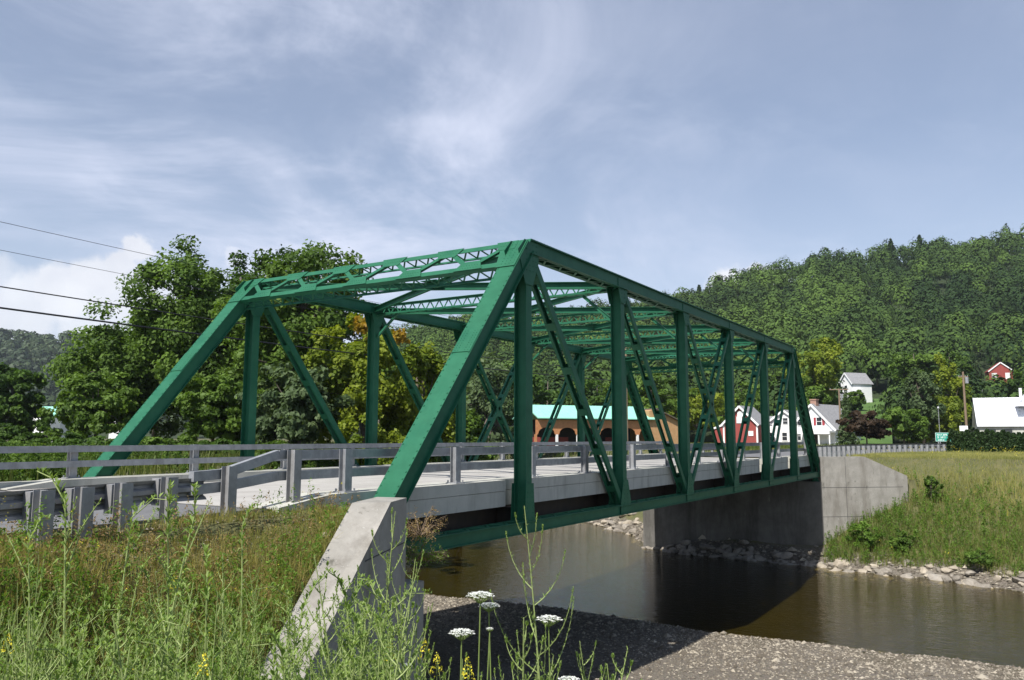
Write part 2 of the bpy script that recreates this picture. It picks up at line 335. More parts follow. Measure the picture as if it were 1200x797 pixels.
gy = axis([(-3000, -300, 300), (-300, -60, 15), (-60, -22, 2), (-22, -11, .5), (-11, 1, .22), (1, 18, .5), (18, 60, 1.5), (60, 300, 12), (300, 4000, 250)])
GX, GY = np.meshgrid(gx, gy); GZ = height(GX, GY)
def ground_material():
    m = mat('ground_soil_and_gravel', (.075, .085, .03), (.13, .12, .05), 1.2, .95); t = m.node_tree; b = t.nodes['Principled BSDF']
    geo = N('ShaderNodeNewGeometry', t); sp = N('ShaderNodeSeparateXYZ', t); t.links.new(geo.outputs['Position'], sp.inputs[0])
    n = N('ShaderNodeTexNoise', t); t.links.new(geo.outputs['Position'], n.inputs[0]); n.inputs['Scale'].default_value = .8; n.inputs['Detail'].default_value = 5
    zz = mathn(t, 'ADD', sp.outputs[2], mathn(t, 'MULTIPLY', mathn(t, 'SUBTRACT', n.outputs[0], .5), .7))
    mr = N('ShaderNodeMapRange', t); t.links.new(zz, mr.inputs[0]); mr.inputs[1].default_value = -3.95; mr.inputs[2].default_value = -4.25
    vo = N('ShaderNodeTexVoronoi', t); t.links.new(geo.outputs['Position'], vo.inputs[0]); vo.inputs['Scale'].default_value = 17
    n2 = N('ShaderNodeTexNoise', t); t.links.new(geo.outputs['Position'], n2.inputs[0]); n2.inputs['Scale'].default_value = 40; n2.inputs['Detail'].default_value = 4
    g1 = N('ShaderNodeMix', t, data_type='RGBA'); t.links.new(vo.outputs['Color'], g1.inputs[0]); g1.inputs[6].default_value = (.125, .107, .086, 1); g1.inputs[7].default_value = (.26, .228, .185, 1)
    g2 = N('ShaderNodeMix', t, data_type='RGBA', blend_type='MULTIPLY'); g2.inputs[0].default_value = .6; t.links.new(g1.outputs[2], g2.inputs[6]); t.links.new(n2.outputs['Color'], g2.inputs[7])
    # river bed below the water line: brown silt over stones
    wr = N('ShaderNodeMapRange', t); t.links.new(sp.outputs[2], wr.inputs[0]); wr.inputs[1].default_value = -4.86; wr.inputs[2].default_value = -4.93
    bed = N('ShaderNodeMix', t, data_type='RGBA'); t.links.new(n.outputs[0], bed.inputs[0]); bed.inputs[6].default_value = (.035, .031, .010, 1); bed.inputs[7].default_value = (.085, .072, .026, 1)
    g3 = N('ShaderNodeMix', t, data_type='RGBA'); t.links.new(wr.outputs[0], g3.inputs[0]); t.links.new(g2.outputs[2], g3.inputs[6]); t.links.new(bed.outputs[2], g3.inputs[7])
    fin = N('ShaderNodeMix', t, data_type='RGBA'); t.links.new(mr.outputs[0], fin.inputs[0]); t.links.new(b.inputs['Base Color'].links[0].from_socket, fin.inputs[6]); t.links.new(g3.outputs[2], fin.inputs[7])
    t.links.new(fin.outputs[2], b.inputs['Base Color'])
    bp = N('ShaderNodeBump', t); t.links.new(vo.outputs['Distance'], bp.inputs['Height']); bp.inputs['Distance'].default_value = .03; bp.inputs['Strength'].default_value = .8; t.links.new(bp.outputs[0], b.inputs['Normal'])
    return m
tag(grid_obj('ground', GX, GY, GZ, ground_material()), kind='structure')

def water_material():
    m = bpy.data.materials.new('river_water'); m.use_nodes = True; t = m.node_tree; t.nodes.clear(); o = N('ShaderNodeOutputMaterial', t)
    geo = N('ShaderNodeNewGeometry', t); mp = N('ShaderNodeMapping', t); t.links.new(geo.outputs['Position'], mp.inputs[0]); mp.inputs['Scale'].default_value = (2.0, .75, 1); mp.inputs['Rotation'].default_value = (0, 0, .12)
    n = N('ShaderNodeTexNoise', t); t.links.new(mp.outputs[0], n.inputs[0]); n.inputs['Scale'].default_value = 2.6; n.inputs['Detail'].default_value = 5; n.inputs['Roughness'].default_value = .55; n.inputs['Distortion'].default_value = .6
    bp = N('ShaderNodeBump', t); t.links.new(n.outputs[0], bp.inputs['Height']); bp.inputs['Distance'].default_value = .028; bp.inputs['Strength'].default_value = 1
    gl = N('ShaderNodeBsdfGlossy', t); gl.inputs['Roughness'].default_value = .06; t.links.new(bp.outputs[0], gl.inputs['Normal']); gl.inputs[0].default_value = (.80, .80, .80, 1)
    tr = N('ShaderNodeBsdfTransparent', t); tr.inputs[0].default_value = (.66, .60, .30, 1)
    fr = N('ShaderNodeFresnel', t); fr.inputs['IOR'].default_value = 1.33; t.links.new(bp.outputs[0], fr.inputs['Normal'])
    mx = N('ShaderNodeMixShader', t); t.links.new(mathn(t, 'MULTIPLY', fr.outputs[0], 1.15, True), mx.inputs[0]); t.links.new(tr.outputs[0], mx.inputs[1]); t.links.new(gl.outputs[0], mx.inputs[2]); t.links.new(mx.outputs[0], o.inputs[0])
    return m
wys = axis([(-200, -60, 20), (-60, 60, 2), (60, 260, 10)]); wm = MB(); vs = []; fs = []
for i, yy in enumerate(wys): vs += [(float(shore_near(yy))-14, yy, WATER), (float(shore_far(yy))+2.2, yy, WATER)]
for i in range(len(wys)-1): fs.append((2*i, 2*i+1, 2*i+3, 2*i+2))
wm.add(vs, fs); tag(wm.build('river_water', water_material()), kind='structure')

# roads
rd = MB(); rd.box(-60, -1.92, .55, 9.15, .80, .900); tag(rd.build('road', 'asphalt'), kind='structure')
rd = MB(); rd.box(-1.75, -.62, .40, 9.30, .55, .905); tag(rd.build('approach_slab', 'deck'), kind='structure')
rd = MB(); rd.box(-1.917, -1.753, .45, 9.25, .6, .893); tag(rd.build('road_joint', 'joint'), kind='structure')
def edge(x):   # right-hand edge of the road beyond the bridge: it swings gently right
    return .5-.0046*np.maximum(0, x-39)**2
xs = np.linspace(39.4, 150, 60); rd = MB(); vs = []; fs = []
for i, xx in enumerate(xs):
    t = Vector((1, -.0092*max(0, xx-39), 0)).normalized(); nrm = Vector((-t.y, t.x, 0)); p = Vector((xx, float(edge(xx)), .9)); q = p+nrm*8.7
    vs += [p, q, q-Vector((0, 0, .12)), p-Vector((0, 0, .12))]
for i in range(len(xs)-1):
    for k in range(4): fs.append((4*i+k, 4*i+4+k, 4*i+4+(k+1) % 4, 4*i+(k+1) % 4))
rd.add(vs, fs); tag(rd.build('road', 'asphalt'), kind='structure')

# ------------------------------------------------------------------ the bridge
P = 5.5; H = 6.88; W = 9.70; HC = H-.18
bridge = empty('truss_bridge'); tag(bridge, 'dark green riveted steel through truss bridge carrying the road over the river', 'bridge')
U = Vector; GREEN = 'green'
def chordbox(mb, p, q, w=.50, d=.36, cover=True, underlace=True, rivets=True, pitch=.42):
    """riveted box: two side plates with flange angles, a cover plate above, lacing below; w across the road"""
    p = Vector(p); q = Vector(q); a = (q-p).normalized(); Y = Vector((0, 1, 0)); t = a.cross(Y)
    if t.z < 0: t = -t                                # t: up/outward normal of the cover
    def b(so, ho, ww, hh):
        c = [p+Y*(so+i*ww/2)+t*(ho+j*hh/2) for i, j in ((-1, -1), (1, -1), (1, 1), (-1, 1))]; e = [v+(q-p) for v in c]
        mb.add(c+e, [(3, 2, 1, 0), (4, 5, 6, 7), (0, 1, 5, 4), (1, 2, 6, 5), (2, 3, 7, 6), (3, 0, 4, 7)])
    for sgn in (-1, 1):
        b(sgn*(w/2-.075), 0, .014, d-.02)                       # web plate
        b(sgn*(w/2-.034), -d/2+.012, .068, .014)                # lower flange
        b(sgn*(w/2-.034), d/2-.020, .068, .014)                 # upper flange
        b(sgn*(w/2-.115), -d/2+.012, .06, .014)
    if cover: b(0, d/2, w, .018)
    if underlace: mb.lace(p-t*(d/2+.004), q-t*(d/2+.004), Y, w/2-.09, pitch, .06, .012)
    if rivets:
        L = (q-p).length; n = int(L/.165)
        for i in range(1, n):
            for sgn in (-1, 1):
                if cover: mb.rivet(p+a*(L*i/n)+Y*sgn*(w/2-.035)+t*(d/2+.009), t, .024)
    return t
for yy in (0, W):
    for x0, x1, x2 in ((0, P, 1), (7*P, 6*P, -1)):
        m = MB(); p = Vector((x0, yy, .02)); q = Vector((x1, yy, HC)); chordbox(m, p, q)
        # splice plate part-way up
        a = (q-p).normalized(); t = a.cross(Vector((0, 1, 0))); t = t if t.z > 0 else -t
        c = p+a*5.2; m.bar(c-a*.35+t*.20, c+a*.35+t*.20, (0, 1, 0), .47, .014)
        for i in range(-4, 5):
            for j in (-.17, -.09, .09, .17): m.rivet(c+a*i*.075+Vector((0, j, 0))+t*.207, t, .014)
        m.build('end_post', GREEN, bridge)
    m = MB(); chordbox(m, (P, yy, HC), (6*P, yy, HC))
    m.prism([(P-.02, yy-.25, HC+.189), (P-.25, yy-.25, HC-.08), (P-.25, yy+.25, HC-.08), (P-.02, yy+.25, HC+.189)], (.03, 0, -.02))
    m.build('top_chord', GREEN, bridge)
    m = MB()
    for i in range(7):
        for sgn in (-1, 1):
            x0, x1 = i*P, (i+1)*P
            m.bar((x0, yy, 0), (x1, yy, 0), (0, 1, 0), .016, .27, so=sgn*.155)
            m.bar((x0, yy, 0), (x1, yy, 0), (0, 1, 0), .075, .014, so=sgn*.198, ho=.128); m.bar((x0, yy, 0), (x1, yy, 0), (0, 1, 0), .075, .014, so=sgn*.198, ho=-.128)
    m.lace((0, yy, .137), (7*P, yy, .137), (0, 1, 0), .15, .38, .06, .012)
    m.lace((0, yy, -.137), (7*P, yy, -.137), (0, 1, 0), .15, .38, .06, .012)
    m.build('bottom_chord', GREEN, bridge)
    for i in range(1, 7):                             # posts: rolled H sections
        m = MB(); X = i*P; top = HC-.17
        for sgn in (-1, 1): m.box(X-.13, X+.13, yy+sgn*.160-.010, yy+sgn*.160+.010, .12, top)
        m.box(X-.008, X+.008, yy-.150, yy+.150, .12, top)
        m.build('vertical_post', GREEN, bridge)
    def diag(x0, z0, x1, z1, w=.24, name='diagonal', light=False):
        m = MB(); p = Vector((x0, yy, z0)); q = Vector((x1, yy, z1)); a = (q-p).normalized(); t = Vector((a.z, 0, -a.x))
        for sgn in (-1, 1):          # two channels, backs outward, joined by a few batten plates
            m.bar(p, q, (0, 1, 0), .013, w, so=sgn*.150)
            for k in (-1, 1): m.bar(p+t*k*(w/2-.007), q+t*k*(w/2-.007), (0, 1, 0), .060, .013, so=sgn*.113)
        L = (q-p).length; n = max(3, int(L/1.45))
        for i in range(n+1):
            s = .55+(L-1.1)*i/n
            for k in (-1, 1): m.bar(p+a*(s-.11)+t*k*(w/2+.006), p+a*(s+.11)+t*k*(w/2+.006), (0, 1, 0), .30, .010)
        return m.build(name, GREEN, bridge)
    for i, j, w_ in ((1, 2, .19), (2, 3, .165)):
        diag(i*P+.25, HC-.25, j*P-.2, .25, w_); diag((7-i)*P-.25, HC-.25, (7-j)*P+.2, .25, w_)
    diag(3*P+.2, HC-.25, 4*P-.2, .25, .15, light=True); o = diag(4*P-.2, HC-.25, 3*P+.2, .25, .15, light=True)
    # hip vertical knees and gussets
    def gus(X, z, poly, name='gusset_plate', rows=None):
        for sgn in (-1, 1):
            m = MB(); yy2 = yy+sgn*.186
            m.prism([(X+a, yy2, z+b) for a, b in poly], (0, sgn*.014, 0))
            for (a0, a1, b0, b1, da, db) in rows or ():
                na = max(1, int(abs(a1-a0)/da)); nb = max(1, int(abs(b1-b0)/db))
                for i in range(na+1):
                    for j in range(nb+1): m.rivet((X+a0+(a1-a0)*i/na, yy2+sgn*.014, z+b0+(b1-b0)*j/nb), (0, sgn, 0), .018)
            m.build(name, GREEN, bridge)
    for i in range(1, 7):
        wd = .26 if i in (1, 6) else .36
        gus(i*P, 0, [(-wd, -.13), (wd, -.13), (wd, .16), (.16, .85), (-.16, .85), (-wd, .16)] if i not in (1, 6) else [(-.24, -.13), (.24, -.13), (.17, 1.0), (-.17, 1.0)], rows=[(-.11, .11, .2, .8, .2, .11), (-wd+.05, wd-.05, -.08, .08, .12, .15)])
        if 1 < i < 6: gus(i*P, HC, [(-.34, .12), (.34, .12), (.34, -.16), (.15, -.62), (-.15, -.62), (-.34, -.16)], rows=[(-.1, .1, -.56, -.2, .2, .1)])
    for X, s in ((P, 1), (6*P, -1)):
        gus(X, HC, [(s*-.55, -.16), (s*-.25, .14), (s*.42, .14), (s*.42, -.35), (s*.15, -.95), (s*-.2, -.95)], rows=[(s*-.15, s*.3, -.6, .05, .13, .13)])
    for X, s in ((0, 1), (7*P, -1)):
        gus(X, 0, [(s*-.24, -.2), (s*-.24, .22), (s*.2, .6), (s*.42, .45), (s*.5, .14), (s*.5, -.14), (s*.2, -.2)], rows=[(s*-.12, s*.3, -.08, .2, .12, .12)])
        m = MB(); m.box(X-.3, X+.3, yy-.27, yy+.27, -.42, -.36); m.box(X-.2, X+.2, yy-.2, yy+.2, -.36, -.2); m.build('bearing', GREEN, bridge)
    for sgn in (-1, 1):                   # centre gussets where the counters cross
        m = MB(); m.prism([(3.5*P+a, yy+sgn*.14, HC/2+b) for a, b in ((-.14, -.36), (.14, -.36), (.24, 0), (.14, .36), (-.14, .36), (-.24, 0))], (0, sgn*.012, 0)); m.build('gusset_plate', GREEN, bridge)

# portals in the plane of the end posts
def portal(x0, x1):
    s = 1 if x1 > x0 else -1
    p0 = Vector((x0, 0, .02)); p1 = Vector((x1, 0, HC)); a = (p0-p1).normalized(); t = Vector((-s*abs(a.z), 0, abs(a.x)))
    top = p1+t*.189
    def F(y, d, n=0): return top+Vector((0, y, 0))+a*d+t*n
    y0, y1 = .22, W-.22
    DEP = .86
    m = MB()
    m.bar(F(y0, .075, 0), F(y1, .075, 0), a, .16, .016); m.bar(F(y0, -.005, -.05), F(y1, -.005, -.05), a, .014, .10)
    m.bar(F(y0, DEP-.02, 0), F(y1, DEP-.02, 0), a, .16, .016); m.bar(F(y0, DEP+.055, -.05), F(y1, DEP+.055, -.05), a, .014, .10)
    # rear pair of angles, laced to the front ones
    for d in (-.005, DEP+.055):
        m.bar(F(y0, d, -.34), F(y1, d, -.34), a, .09, .016); m.lace(F(y0, d, -.19), F(y1, d, -.19), t, .13, .20, .045, .010)
    n = 10
    ys = [y0+(y1-y0)*i/n for i in range(n+1)]
    for i in range(n):
        d0, d1 = (.06, DEP-.02) if i % 2 == 0 else (DEP-.02, .06)
        m.bar(F(ys[i], d0, .012), F(ys[i+1], d1, .012), a, .12, .014); m.bar(F(ys[i], d0, -.03), F(ys[i+1], d1, -.03), a, .012, .08)
    m.build('portal_strut', GREEN, bridge)
    for i in range(n+1):
        d = .10 if i % 2 == 0 else DEP-.06; k = MB(); y = ys[i]; sg = 1 if i % 2 == 0 else -1
        yl = y-.42 if i > 0 else y-.2; yr = y+.42 if i < n else y+.2
        k.prism([F(yl, d-sg*.12, .022), F(yr, d-sg*.12, .022), F(yr-.16 if i < n else yr, d+sg*.20, .022), F(yl+.16 if i > 0 else yl, d+sg*.20, .022)], t*.012)
        for q in range(-3, 4):
            for e in (-.05, .05):
                if yl < y+q*.08 < yr: k.rivet(F(y+q*.08, d+e, .034), t, .014)
        k.build('gusset_plate', GREEN, bridge)
    for y, sg in ((y0, 1), (y1, -1)):       # corner plates over the end posts
        k = MB(); k.prism([F(y-sg*.45, 0, .012), F(y+sg*.42, 0, .012), F(y+sg*.20, .35, .012), F(y+sg*.08, DEP+.1, .012), F(y-sg*.45, DEP+.1, .012)], t*.014)
        for q in range(9):
            for e in range(4): k.rivet(F(y-sg*.38+sg*e*.11, .06+q*.1, .026), t, .015)
            if q < 3:
                for e in (0, 1, 2): k.rivet(F(y+sg*.1+sg*e*.1, .06+q*.09, .026), t, .015)
        k.build('gusset_plate', GREEN, bridge)
portal(0, P); portal(7*P, 6*P)
# sway struts and top laterals
for i in range(2, 6):
    X = i*P; m = MB(); y0, y1 = .2, W-.2
    for z in (HC+.13, HC-.22):
        for sx in (-.09, .09):
            m.bar((X+sx, y0, z), (X+sx, y1, z), (1, 0, 0), .075, .012); m.bar((X+sx*.5, y0, z-.03*(1 if z > HC else -1)), (X+sx*.5, y1, z-.03*(1 if z > HC else -1)), (1, 0, 0), .010, .07)
    m.lace((X, y0, HC-.045), (X, y1, HC-.045), (0, 0, 1), .155, .20, .045, .010)
    m.build('sway_strut', GREEN, bridge)
    for y, sg in ((.18, 1), (W-.18, -1)):
        k = MB(); k.bar((X, y, HC-1.05), (X, y+sg*.95, HC-.24), (1, 0, 0), .09, .012); k.bar((X, y, HC-1.05), (X, y+sg*.95, HC-.24), (1, 0, 0), .012, .09, ho=.045)
        k.build('knee_brace', GREEN, bridge)
for i in range(1, 6):
    for (ya, yb) in ((.2, W-.2), (W-.2, .2)):
        m = MB(); p = Vector((i*P+.15, ya, HC-.02 if ya < 1 else HC-.05)); q = Vector(((i+1)*P-.15, yb, HC-.02 if ya < 1 else HC-.05)); z = 0 if ya < 1 else .02
        m.bar(p, q, (0, 0, 1), .012, .20, ho=0, so=.07+z); m.bar(p, q, (0, 0, 1), .19, .012, so=0)
        m.bar(p, q, (0, 0, 1), .012, .11, so=-.09-z)
        m.build('lateral_brace', GREEN, bridge)
    m = MB(); m.box((i+.5)*P-.3, (i+.5)*P+.3, W/2-.3, W/2+.3, HC+.085, HC+.097); m.build('gusset_plate', GREEN, bridge)
# floor system
for i in range(0, 8):
    X = i*P; m = MB(); X += .12 if i == 0 else (-.12 if i == 7 else 0)
    m.box(X-.008, X+.008, .19, W-.19, -.11, .42)
    m.box(X-.14, X+.14, .19, W-.19, -.13, -.11); m.box(X-.14, X+.14, .19, W-.19, .42, .44); m.build('floor_beam', 'black', bridge)
for y in (.75, 2.5, 4.1, 5.6, 7.2, W-.75):
    m = MB(); m.box(.05, 7*P-.05, y-.008, y+.008, -.02, .44); m.box(.05, 7*P-.05, y-.12, y+.12, -.04, -.02)
    m.build('stringer', 'black', bridge)
# deck and curbs, notched round the posts
def notched(y_out, y_in, y_notch, z0, z1):
    m = MB(); cur = -.55; end = 7*P+.55; segs = []
    for i in range(0, 8):
        hw = .38
        if i in (0, 7): continue
        a, b = i*P-hw, i*P+hw; a = max(a, -.55); b = min(b, end)
        if a > cur: segs.append((cur, a, y_out))
        segs.append((a, b, y_notch)); cur = b
    segs.append((cur, end, y_out))
    for a, b, y in segs:
        if b > a: m.box(a, b, min(y, y_in), max(y, y_in), z0, z1)
    return m
m = MB(); m.box(-.55, 7*P+.55, .62, W-.62, .47, .845); m.build('deck_slab', 'deck', bridge)
notched(.245, .62, .46, .475, .822).build('deck_edge', 'curb', bridge); notched(W-.245, W-.62, W-.46, .475, .822).build('deck_edge', 'curb', bridge)
notched(.235, .95, .45, .832, 1.08).build('curb', 'curb', bridge); notched(W-.235, W-.95, W-.45, .832, 1.08).build('curb', 'curb', bridge)

for y0_, y1_ in ((.235, .95), (W-.95, W-.235)):
    m = MB(); m.prism([(-.552, y0_, .86), (-1.75, y0_, .86), (-1.75, y0_, .93), (-.552, y0_, 1.08)], (0, y1_-y0_, 0)); m.build('curb_ramp', 'curb', bridge)
# bridge railings: H posts with base plates, two box rails on the road side
PX = [-.05, 3.35, 6.6, 9.55, 12.9, 16.0, 19.1, 22.0, 25.1, 28.3, 31.4, 34.5, 37.7]
def railing(y, sg, name, xs_, x0, x1):
    r = empty(name); r.parent = bridge
    for X in xs_:
        m = MB(); z0 = 1.081; z1 = 1.86
        m.box(X-.09, X+.09, y-.078, y-.066, z0, z1); m.box(X-.09, X+.09, y+.066, y+.078, z0, z1); m.box(X-.006, X+.006, y-.066, y+.066, z0, z1)
        m.box(X-.16, X+.16, y-.14, y+.14, z0, z0+.022)
        for a in (-.12, .12):
            for b in (-.11, .11): m.tube([(X+a, y+b, z0+.02), (X+a, y+b, z0+.07)], .018, 6)
        m.build('post', 'galv', r)
    for z in (1.775, 1.42):
        m = MB(); yy = y+sg*.140; m.box(x0, x1, yy-.06, yy+.06, z-.075, z+.075)
        for X in xs_:
            for dz in (-.045, .045): m.tube([(X-.05, yy-sg*.075, z+dz), (X-.05, yy-sg*.055, z+dz)], .015, 6)
        m.build('rail', 'galv', r)
    return r
railing(.41, 1, 'bridge_railing', PX, -1.1, 38.9)
railing(W-.41, -1, 'bridge_railing', PX, -.9, 38.9)

# ------------------------------------------------------------------ abutments
def wedge_wall(m, pts_plan, z0s, zt):
    """pts_plan: quad footprint a,b (inner edge) c,d; zt per corner"""
    v = [(*p, z) for p, z in zip(pts_plan, z0s)]+[(*p, z) for p, z in zip(pts_plan, zt)]
    m.add(v, [(3, 2, 1, 0), (4, 5, 6, 7), (0, 1, 5, 4), (1, 2, 6, 5), (2, 3, 7, 6), (3, 0, 4, 7)])
ab = empty('abutment', (0, W/2, -5)); tag(ab, 'near concrete abutment with sloping weed-grown wing wall in the left foreground', 'abutment')
m = MB(); m.box(-.60, .50, -1.0, W+1.0, -5.4, -.43); local(ab.location, m.build('breast_wall', 'conc', ab))
m = MB(); m.box(-.62, -.34, -.98, W+.98, -.427, .80); local(ab.location, m.build('back_wall', 'conc', ab))
dr = Vector((-math.cos(WA), -math.sin(WA))); nr = Vector((math.sin(WA), -math.cos(WA)))
o0 = Vector((-.04, -1.02)); th = .56
def wp(s, n): v = o0+dr*s+nr*n; return (v.x, v.y)
m = MB()
wedge_wall(m, [wp(-.0, 0), wp(.95, 0), wp(1.2, -th), wp(-.10, -th)], [-5.4]*4, [1.04, 1.04, 1.04, 1.04])
wedge_wall(m, [wp(.95, 0), wp(5.9, 0), wp(5.9, -th), wp(1.2, -th)], [-5.4]*4, [1.04, -1.50, -1.50, 1.04])
wo = local(ab.location, m.build('wing_wall', 'conc', ab))
m = MB()
for z in (.30, -1.1): m.bar(Vector((*wp(.02 if z > 0 else .02, -.0), z))+Vector((nr.x, nr.y, 0))*.004, Vector((*wp(2.2 if z > 0 else 4.9, 0), z))+Vector((nr.x, nr.y, 0))*.004, (0, 0, 1), .018, .006)
for s_ in (): m.bar(Vector((*wp(s_, 0), -4.5))+Vector((nr.x, nr.y, 0))*.004, Vector((*wp(s_, 0), .42))+Vector((nr.x, nr.y, 0))*.004, Vector((*dr, 0)), .016, .006)
local(ab.location, m.build('wall_joint', 'joint', ab))
m = MB(); v = Vector((o0.x, W-o0.y)); m.box(-3.6, -.62, W+.5, W+1.0, -5, .95); local(ab.location, m.build('wing_wall', 'conc', ab))
ab2 = empty('abutment', (38.5, W/2, -5)); tag(ab2, 'far concrete abutment, shaded under the deck, with a pale stepped wing wall on its right', 'abutment')
m = MB(); m.box(38.05, 39.1, -.32, W+1.0, -5.6, -.43); local(ab2.location, m.build('breast_wall', 'conc_shade', ab2))
m = MB(); m.box(38.86, 39.12, -.30, W+.98, -.427, .80); local(ab2.location, m.build('back_wall', 'conc_shade', ab2))
FA = R(48); d2 = Vector((math.cos(FA), -math.sin(FA))); n2 = Vector((-math.sin(FA), -math.cos(FA))); o2 = Vector((38.06, -.30))
def wq(s, n): v = o2+d2*s+n2*n; return (v.x, v.y)
m = MB()
wedge_wall(m, [wq(0, 0), wq(0, -.5), wq(2.8, -.5), wq(2.8, 0)], [-5.6]*4, [1.0]*4)
wedge_wall(m, [wq(2.8, 0), wq(2.8, -.5), wq(5.5, -.5), wq(5.5, 0)], [-5.6]*4, [1.0, 1.0, -.12, -.12])
local(ab2.location, m.build('wing_wall', 'conc', ab2))
m = MB()   # construction joints cast in the wing face
for z in (-.75, -2.4): m.bar(Vector((*wq(.02, .004), z)), Vector((*wq(5.2 if z > -1 else 4.0, .004), z)), (0, 0, 1), .02, .006)
for s in (1.55,): m.bar(Vector((*wq(s, .004), -4)), Vector((*wq(s, .004), .98)), Vector((*d2, 0)), .018, .006)
local(ab2.location, m.build('wall_joint', 'joint', ab2))
m = MB(); m.box(39.1, 42, W+.5, W+1.0, -5, .95); local(ab2.location, m.build('wing_wall', 'conc', ab2))

# ------------------------------------------------------------------ approach guard rails
def wbeam(m, pts, z, sg, h=.31, d=.085):
    """W profile swept along plan points; sg: side the folds point to"""
    prof = [(-h/2, 0), (-h/2+.04, d*.35), (-h*.30, d), (-h*.18, d), (-.03, 0), (.03, 0), (h*.18, d), (h*.30, d), (h/2-.04, d*.35), (h/2, 0)]
    base = len(m.v); n = len(prof); pts = [Vector(p) for p in pts]
    for i, p in enumerate(pts):
        a = (pts[min(i+1, len(pts)-1)]-pts[max(i-1, 0)]); a.z = 0; a.normalize(); nn = Vector((-a.y, a.x, 0))*sg
        zz = z[i] if isinstance(z, (list, tuple)) else z
        for off in (0, .006):
            for (dz, dn) in prof: m.v.append(tuple(Vector((p.x, p.y, zz+dz))+nn*(dn+off)))
    for i in range(len(pts)-1):
        for o_ in (0, n):
            for k in range(n-1):
                a = base+i*2*n+o_+k; b = a+2*n; m.f.append((a, a+1, b+1, b) if o_ else (a, b, b+1, a+1))
def hpost(m, x, y, z0, z1, rz=0, w=.085, d=.075):
    ca, sa = math.cos(rz), math.sin(rz)
    def bx(a0, a1, b0, b1):
        c = [(x+a*ca-b*sa, y+a*sa+b*ca) for a, b in ((a0, b0), (a1, b0), (a1, b1), (a0, b1))]
        m.add([(p[0], p[1], z) for z in (z0, z1) for p in c], [(3, 2, 1, 0), (4, 5, 6, 7), (0, 1, 5, 4), (1, 2, 6, 5), (2, 3, 7, 6), (3, 0, 4, 7)])
    bx(-w, w, -d, -d+.012); bx(-w, w, d-.012, d); bx(-.006, .006, -d+.012, d-.012)
ng = empty('guardrail', (-1, .6, .85)); tag(ng, 'near approach guardrail stepping down from box rails to a low ribbed beam on steel posts', 'guardrail')
NP = [(-1.28, .42, 1.86), (-2.62, .40, 1.62), (-3.72, .32, 1.50), (-4.62, .0, 1.47), (-5.30, -.26, 1.46), (-5.88, -.44, 1.46)]
ext = [(-7.2, -.80, 1.47), (-9.1, -1.35, 1.47), (-11, -2.0, 1.47)]
for (x, y, zt) in NP+ext[:1]:
    m = MB(); hpost(m, x, y, .4, zt, 0, .08, .09); po = local(ng.location, m.build('post', 'galvd', ng))
    if x < -3: 
        k = MB(); k.box(x-.10, x+.10, y+.103, y+.26, zt-.40, zt-.02); local(ng.location, k.build('blockout', 'galvd', po)); 
m = MB()
for zs in ((1.78, 1.78, 1.50), (1.42, 1.42, 1.30)):
    pts = [Vector((-.95, .62, zs[0])), Vector((-1.5, .60, zs[1])), Vector((-2.62, .58, zs[2])), Vector((-3.2, .54, zs[2]-.02))]
    for i in range(3): m.bar(pts[i], pts[i+1], (0, 1, 0), .11, .15)
for X in (-1.0, -1.15, -2.5, -2.7):
    for z in (1.74, 1.82, 1.38, 1.46):
        if X > -2: m.tube([(X, .52, z), (X, .545, z)], .016, 6)
local(ng.location, m.build('box_rail', 'galv', ng))
m = MB(); bp = [(-2.9, .55), (-3.75, .52), (-4.7, .24), (-5.45, -.02), (-6.05, -.24), (-7.2, -.54), (-9.1, -1.09), (-11.2, -1.76), (-14, -2.9)]
wbeam(m, [(a, b, 0) for a, b in bp], 1.29, -1, .33, .085); local(ng.location, m.build('beam', 'galvd', ng))
# far side rail continuing on the approach
fg = empty('guardrail', (-8, 9.2, .85)); tag(fg, 'far-side approach railing of two box rails running left from the bridge', 'guardrail')
for X in (-1.9, -4.9, -8.0, -11.1, -14.2):
    m = MB(); hpost(m, X, W-.46, .5, 1.86, 0, .09, .078); local(fg.location, m.build('post', 'galv', fg))
for z in (1.775, 1.42):
    m = MB(); m.box(-15, -.92, W-.66, W-.54, z-.075, z+.075); local(fg.location, m.build('rail', 'galv', fg))
m = MB(); m.box(-15, -.62, W-.55, W-.2, .7, 1.05); tag(m.build('curb', 'curb'), kind='structure')
# guardrail beyond the bridge, swinging right
gg = empty('guardrail', (50, 0, .85)); tag(gg, 'grey guardrail curving right along the road beyond the far abutment', 'guardrail')
xs = [39.6+1.25*i for i in range(33)]
m2_ = MB(); bpts = []
for X in xs:
    y = float(edge(X))-.25; an = math.atan2(-.0092*max(0, X-39), 1)
    m = MB(); hpost(m, X, y, .5, 1.52, an, .12, .11); local(gg.location, m.build('post', 'galv', gg)); bpts.append((X, y+.14, 0))
bpts = [(39.0, .48, 0)]+bpts
wbeam(m2_, bpts, 1.40, 1, .42); local(gg.location, m2_.build('beam', 'galvd', gg))
# far side beyond bridge
gg = empty('guardrail', (45, 9.4, .85)); tag(gg, 'short guardrail on the left of the road beyond the far abutment', 'guardrail')
m2_ = MB()
for X in (40, 42, 44, 46, 48): m = MB(); hpost(m, X, 9.3, .5, 1.5); local(gg.location, m.build('post', 'galv', gg))
wbeam(m2_, [(38.9, 9.14, 0), (49, 9.14, 0)], 1.36, -1, .4); local(gg.location, m2_.build('beam', 'galvd', gg))

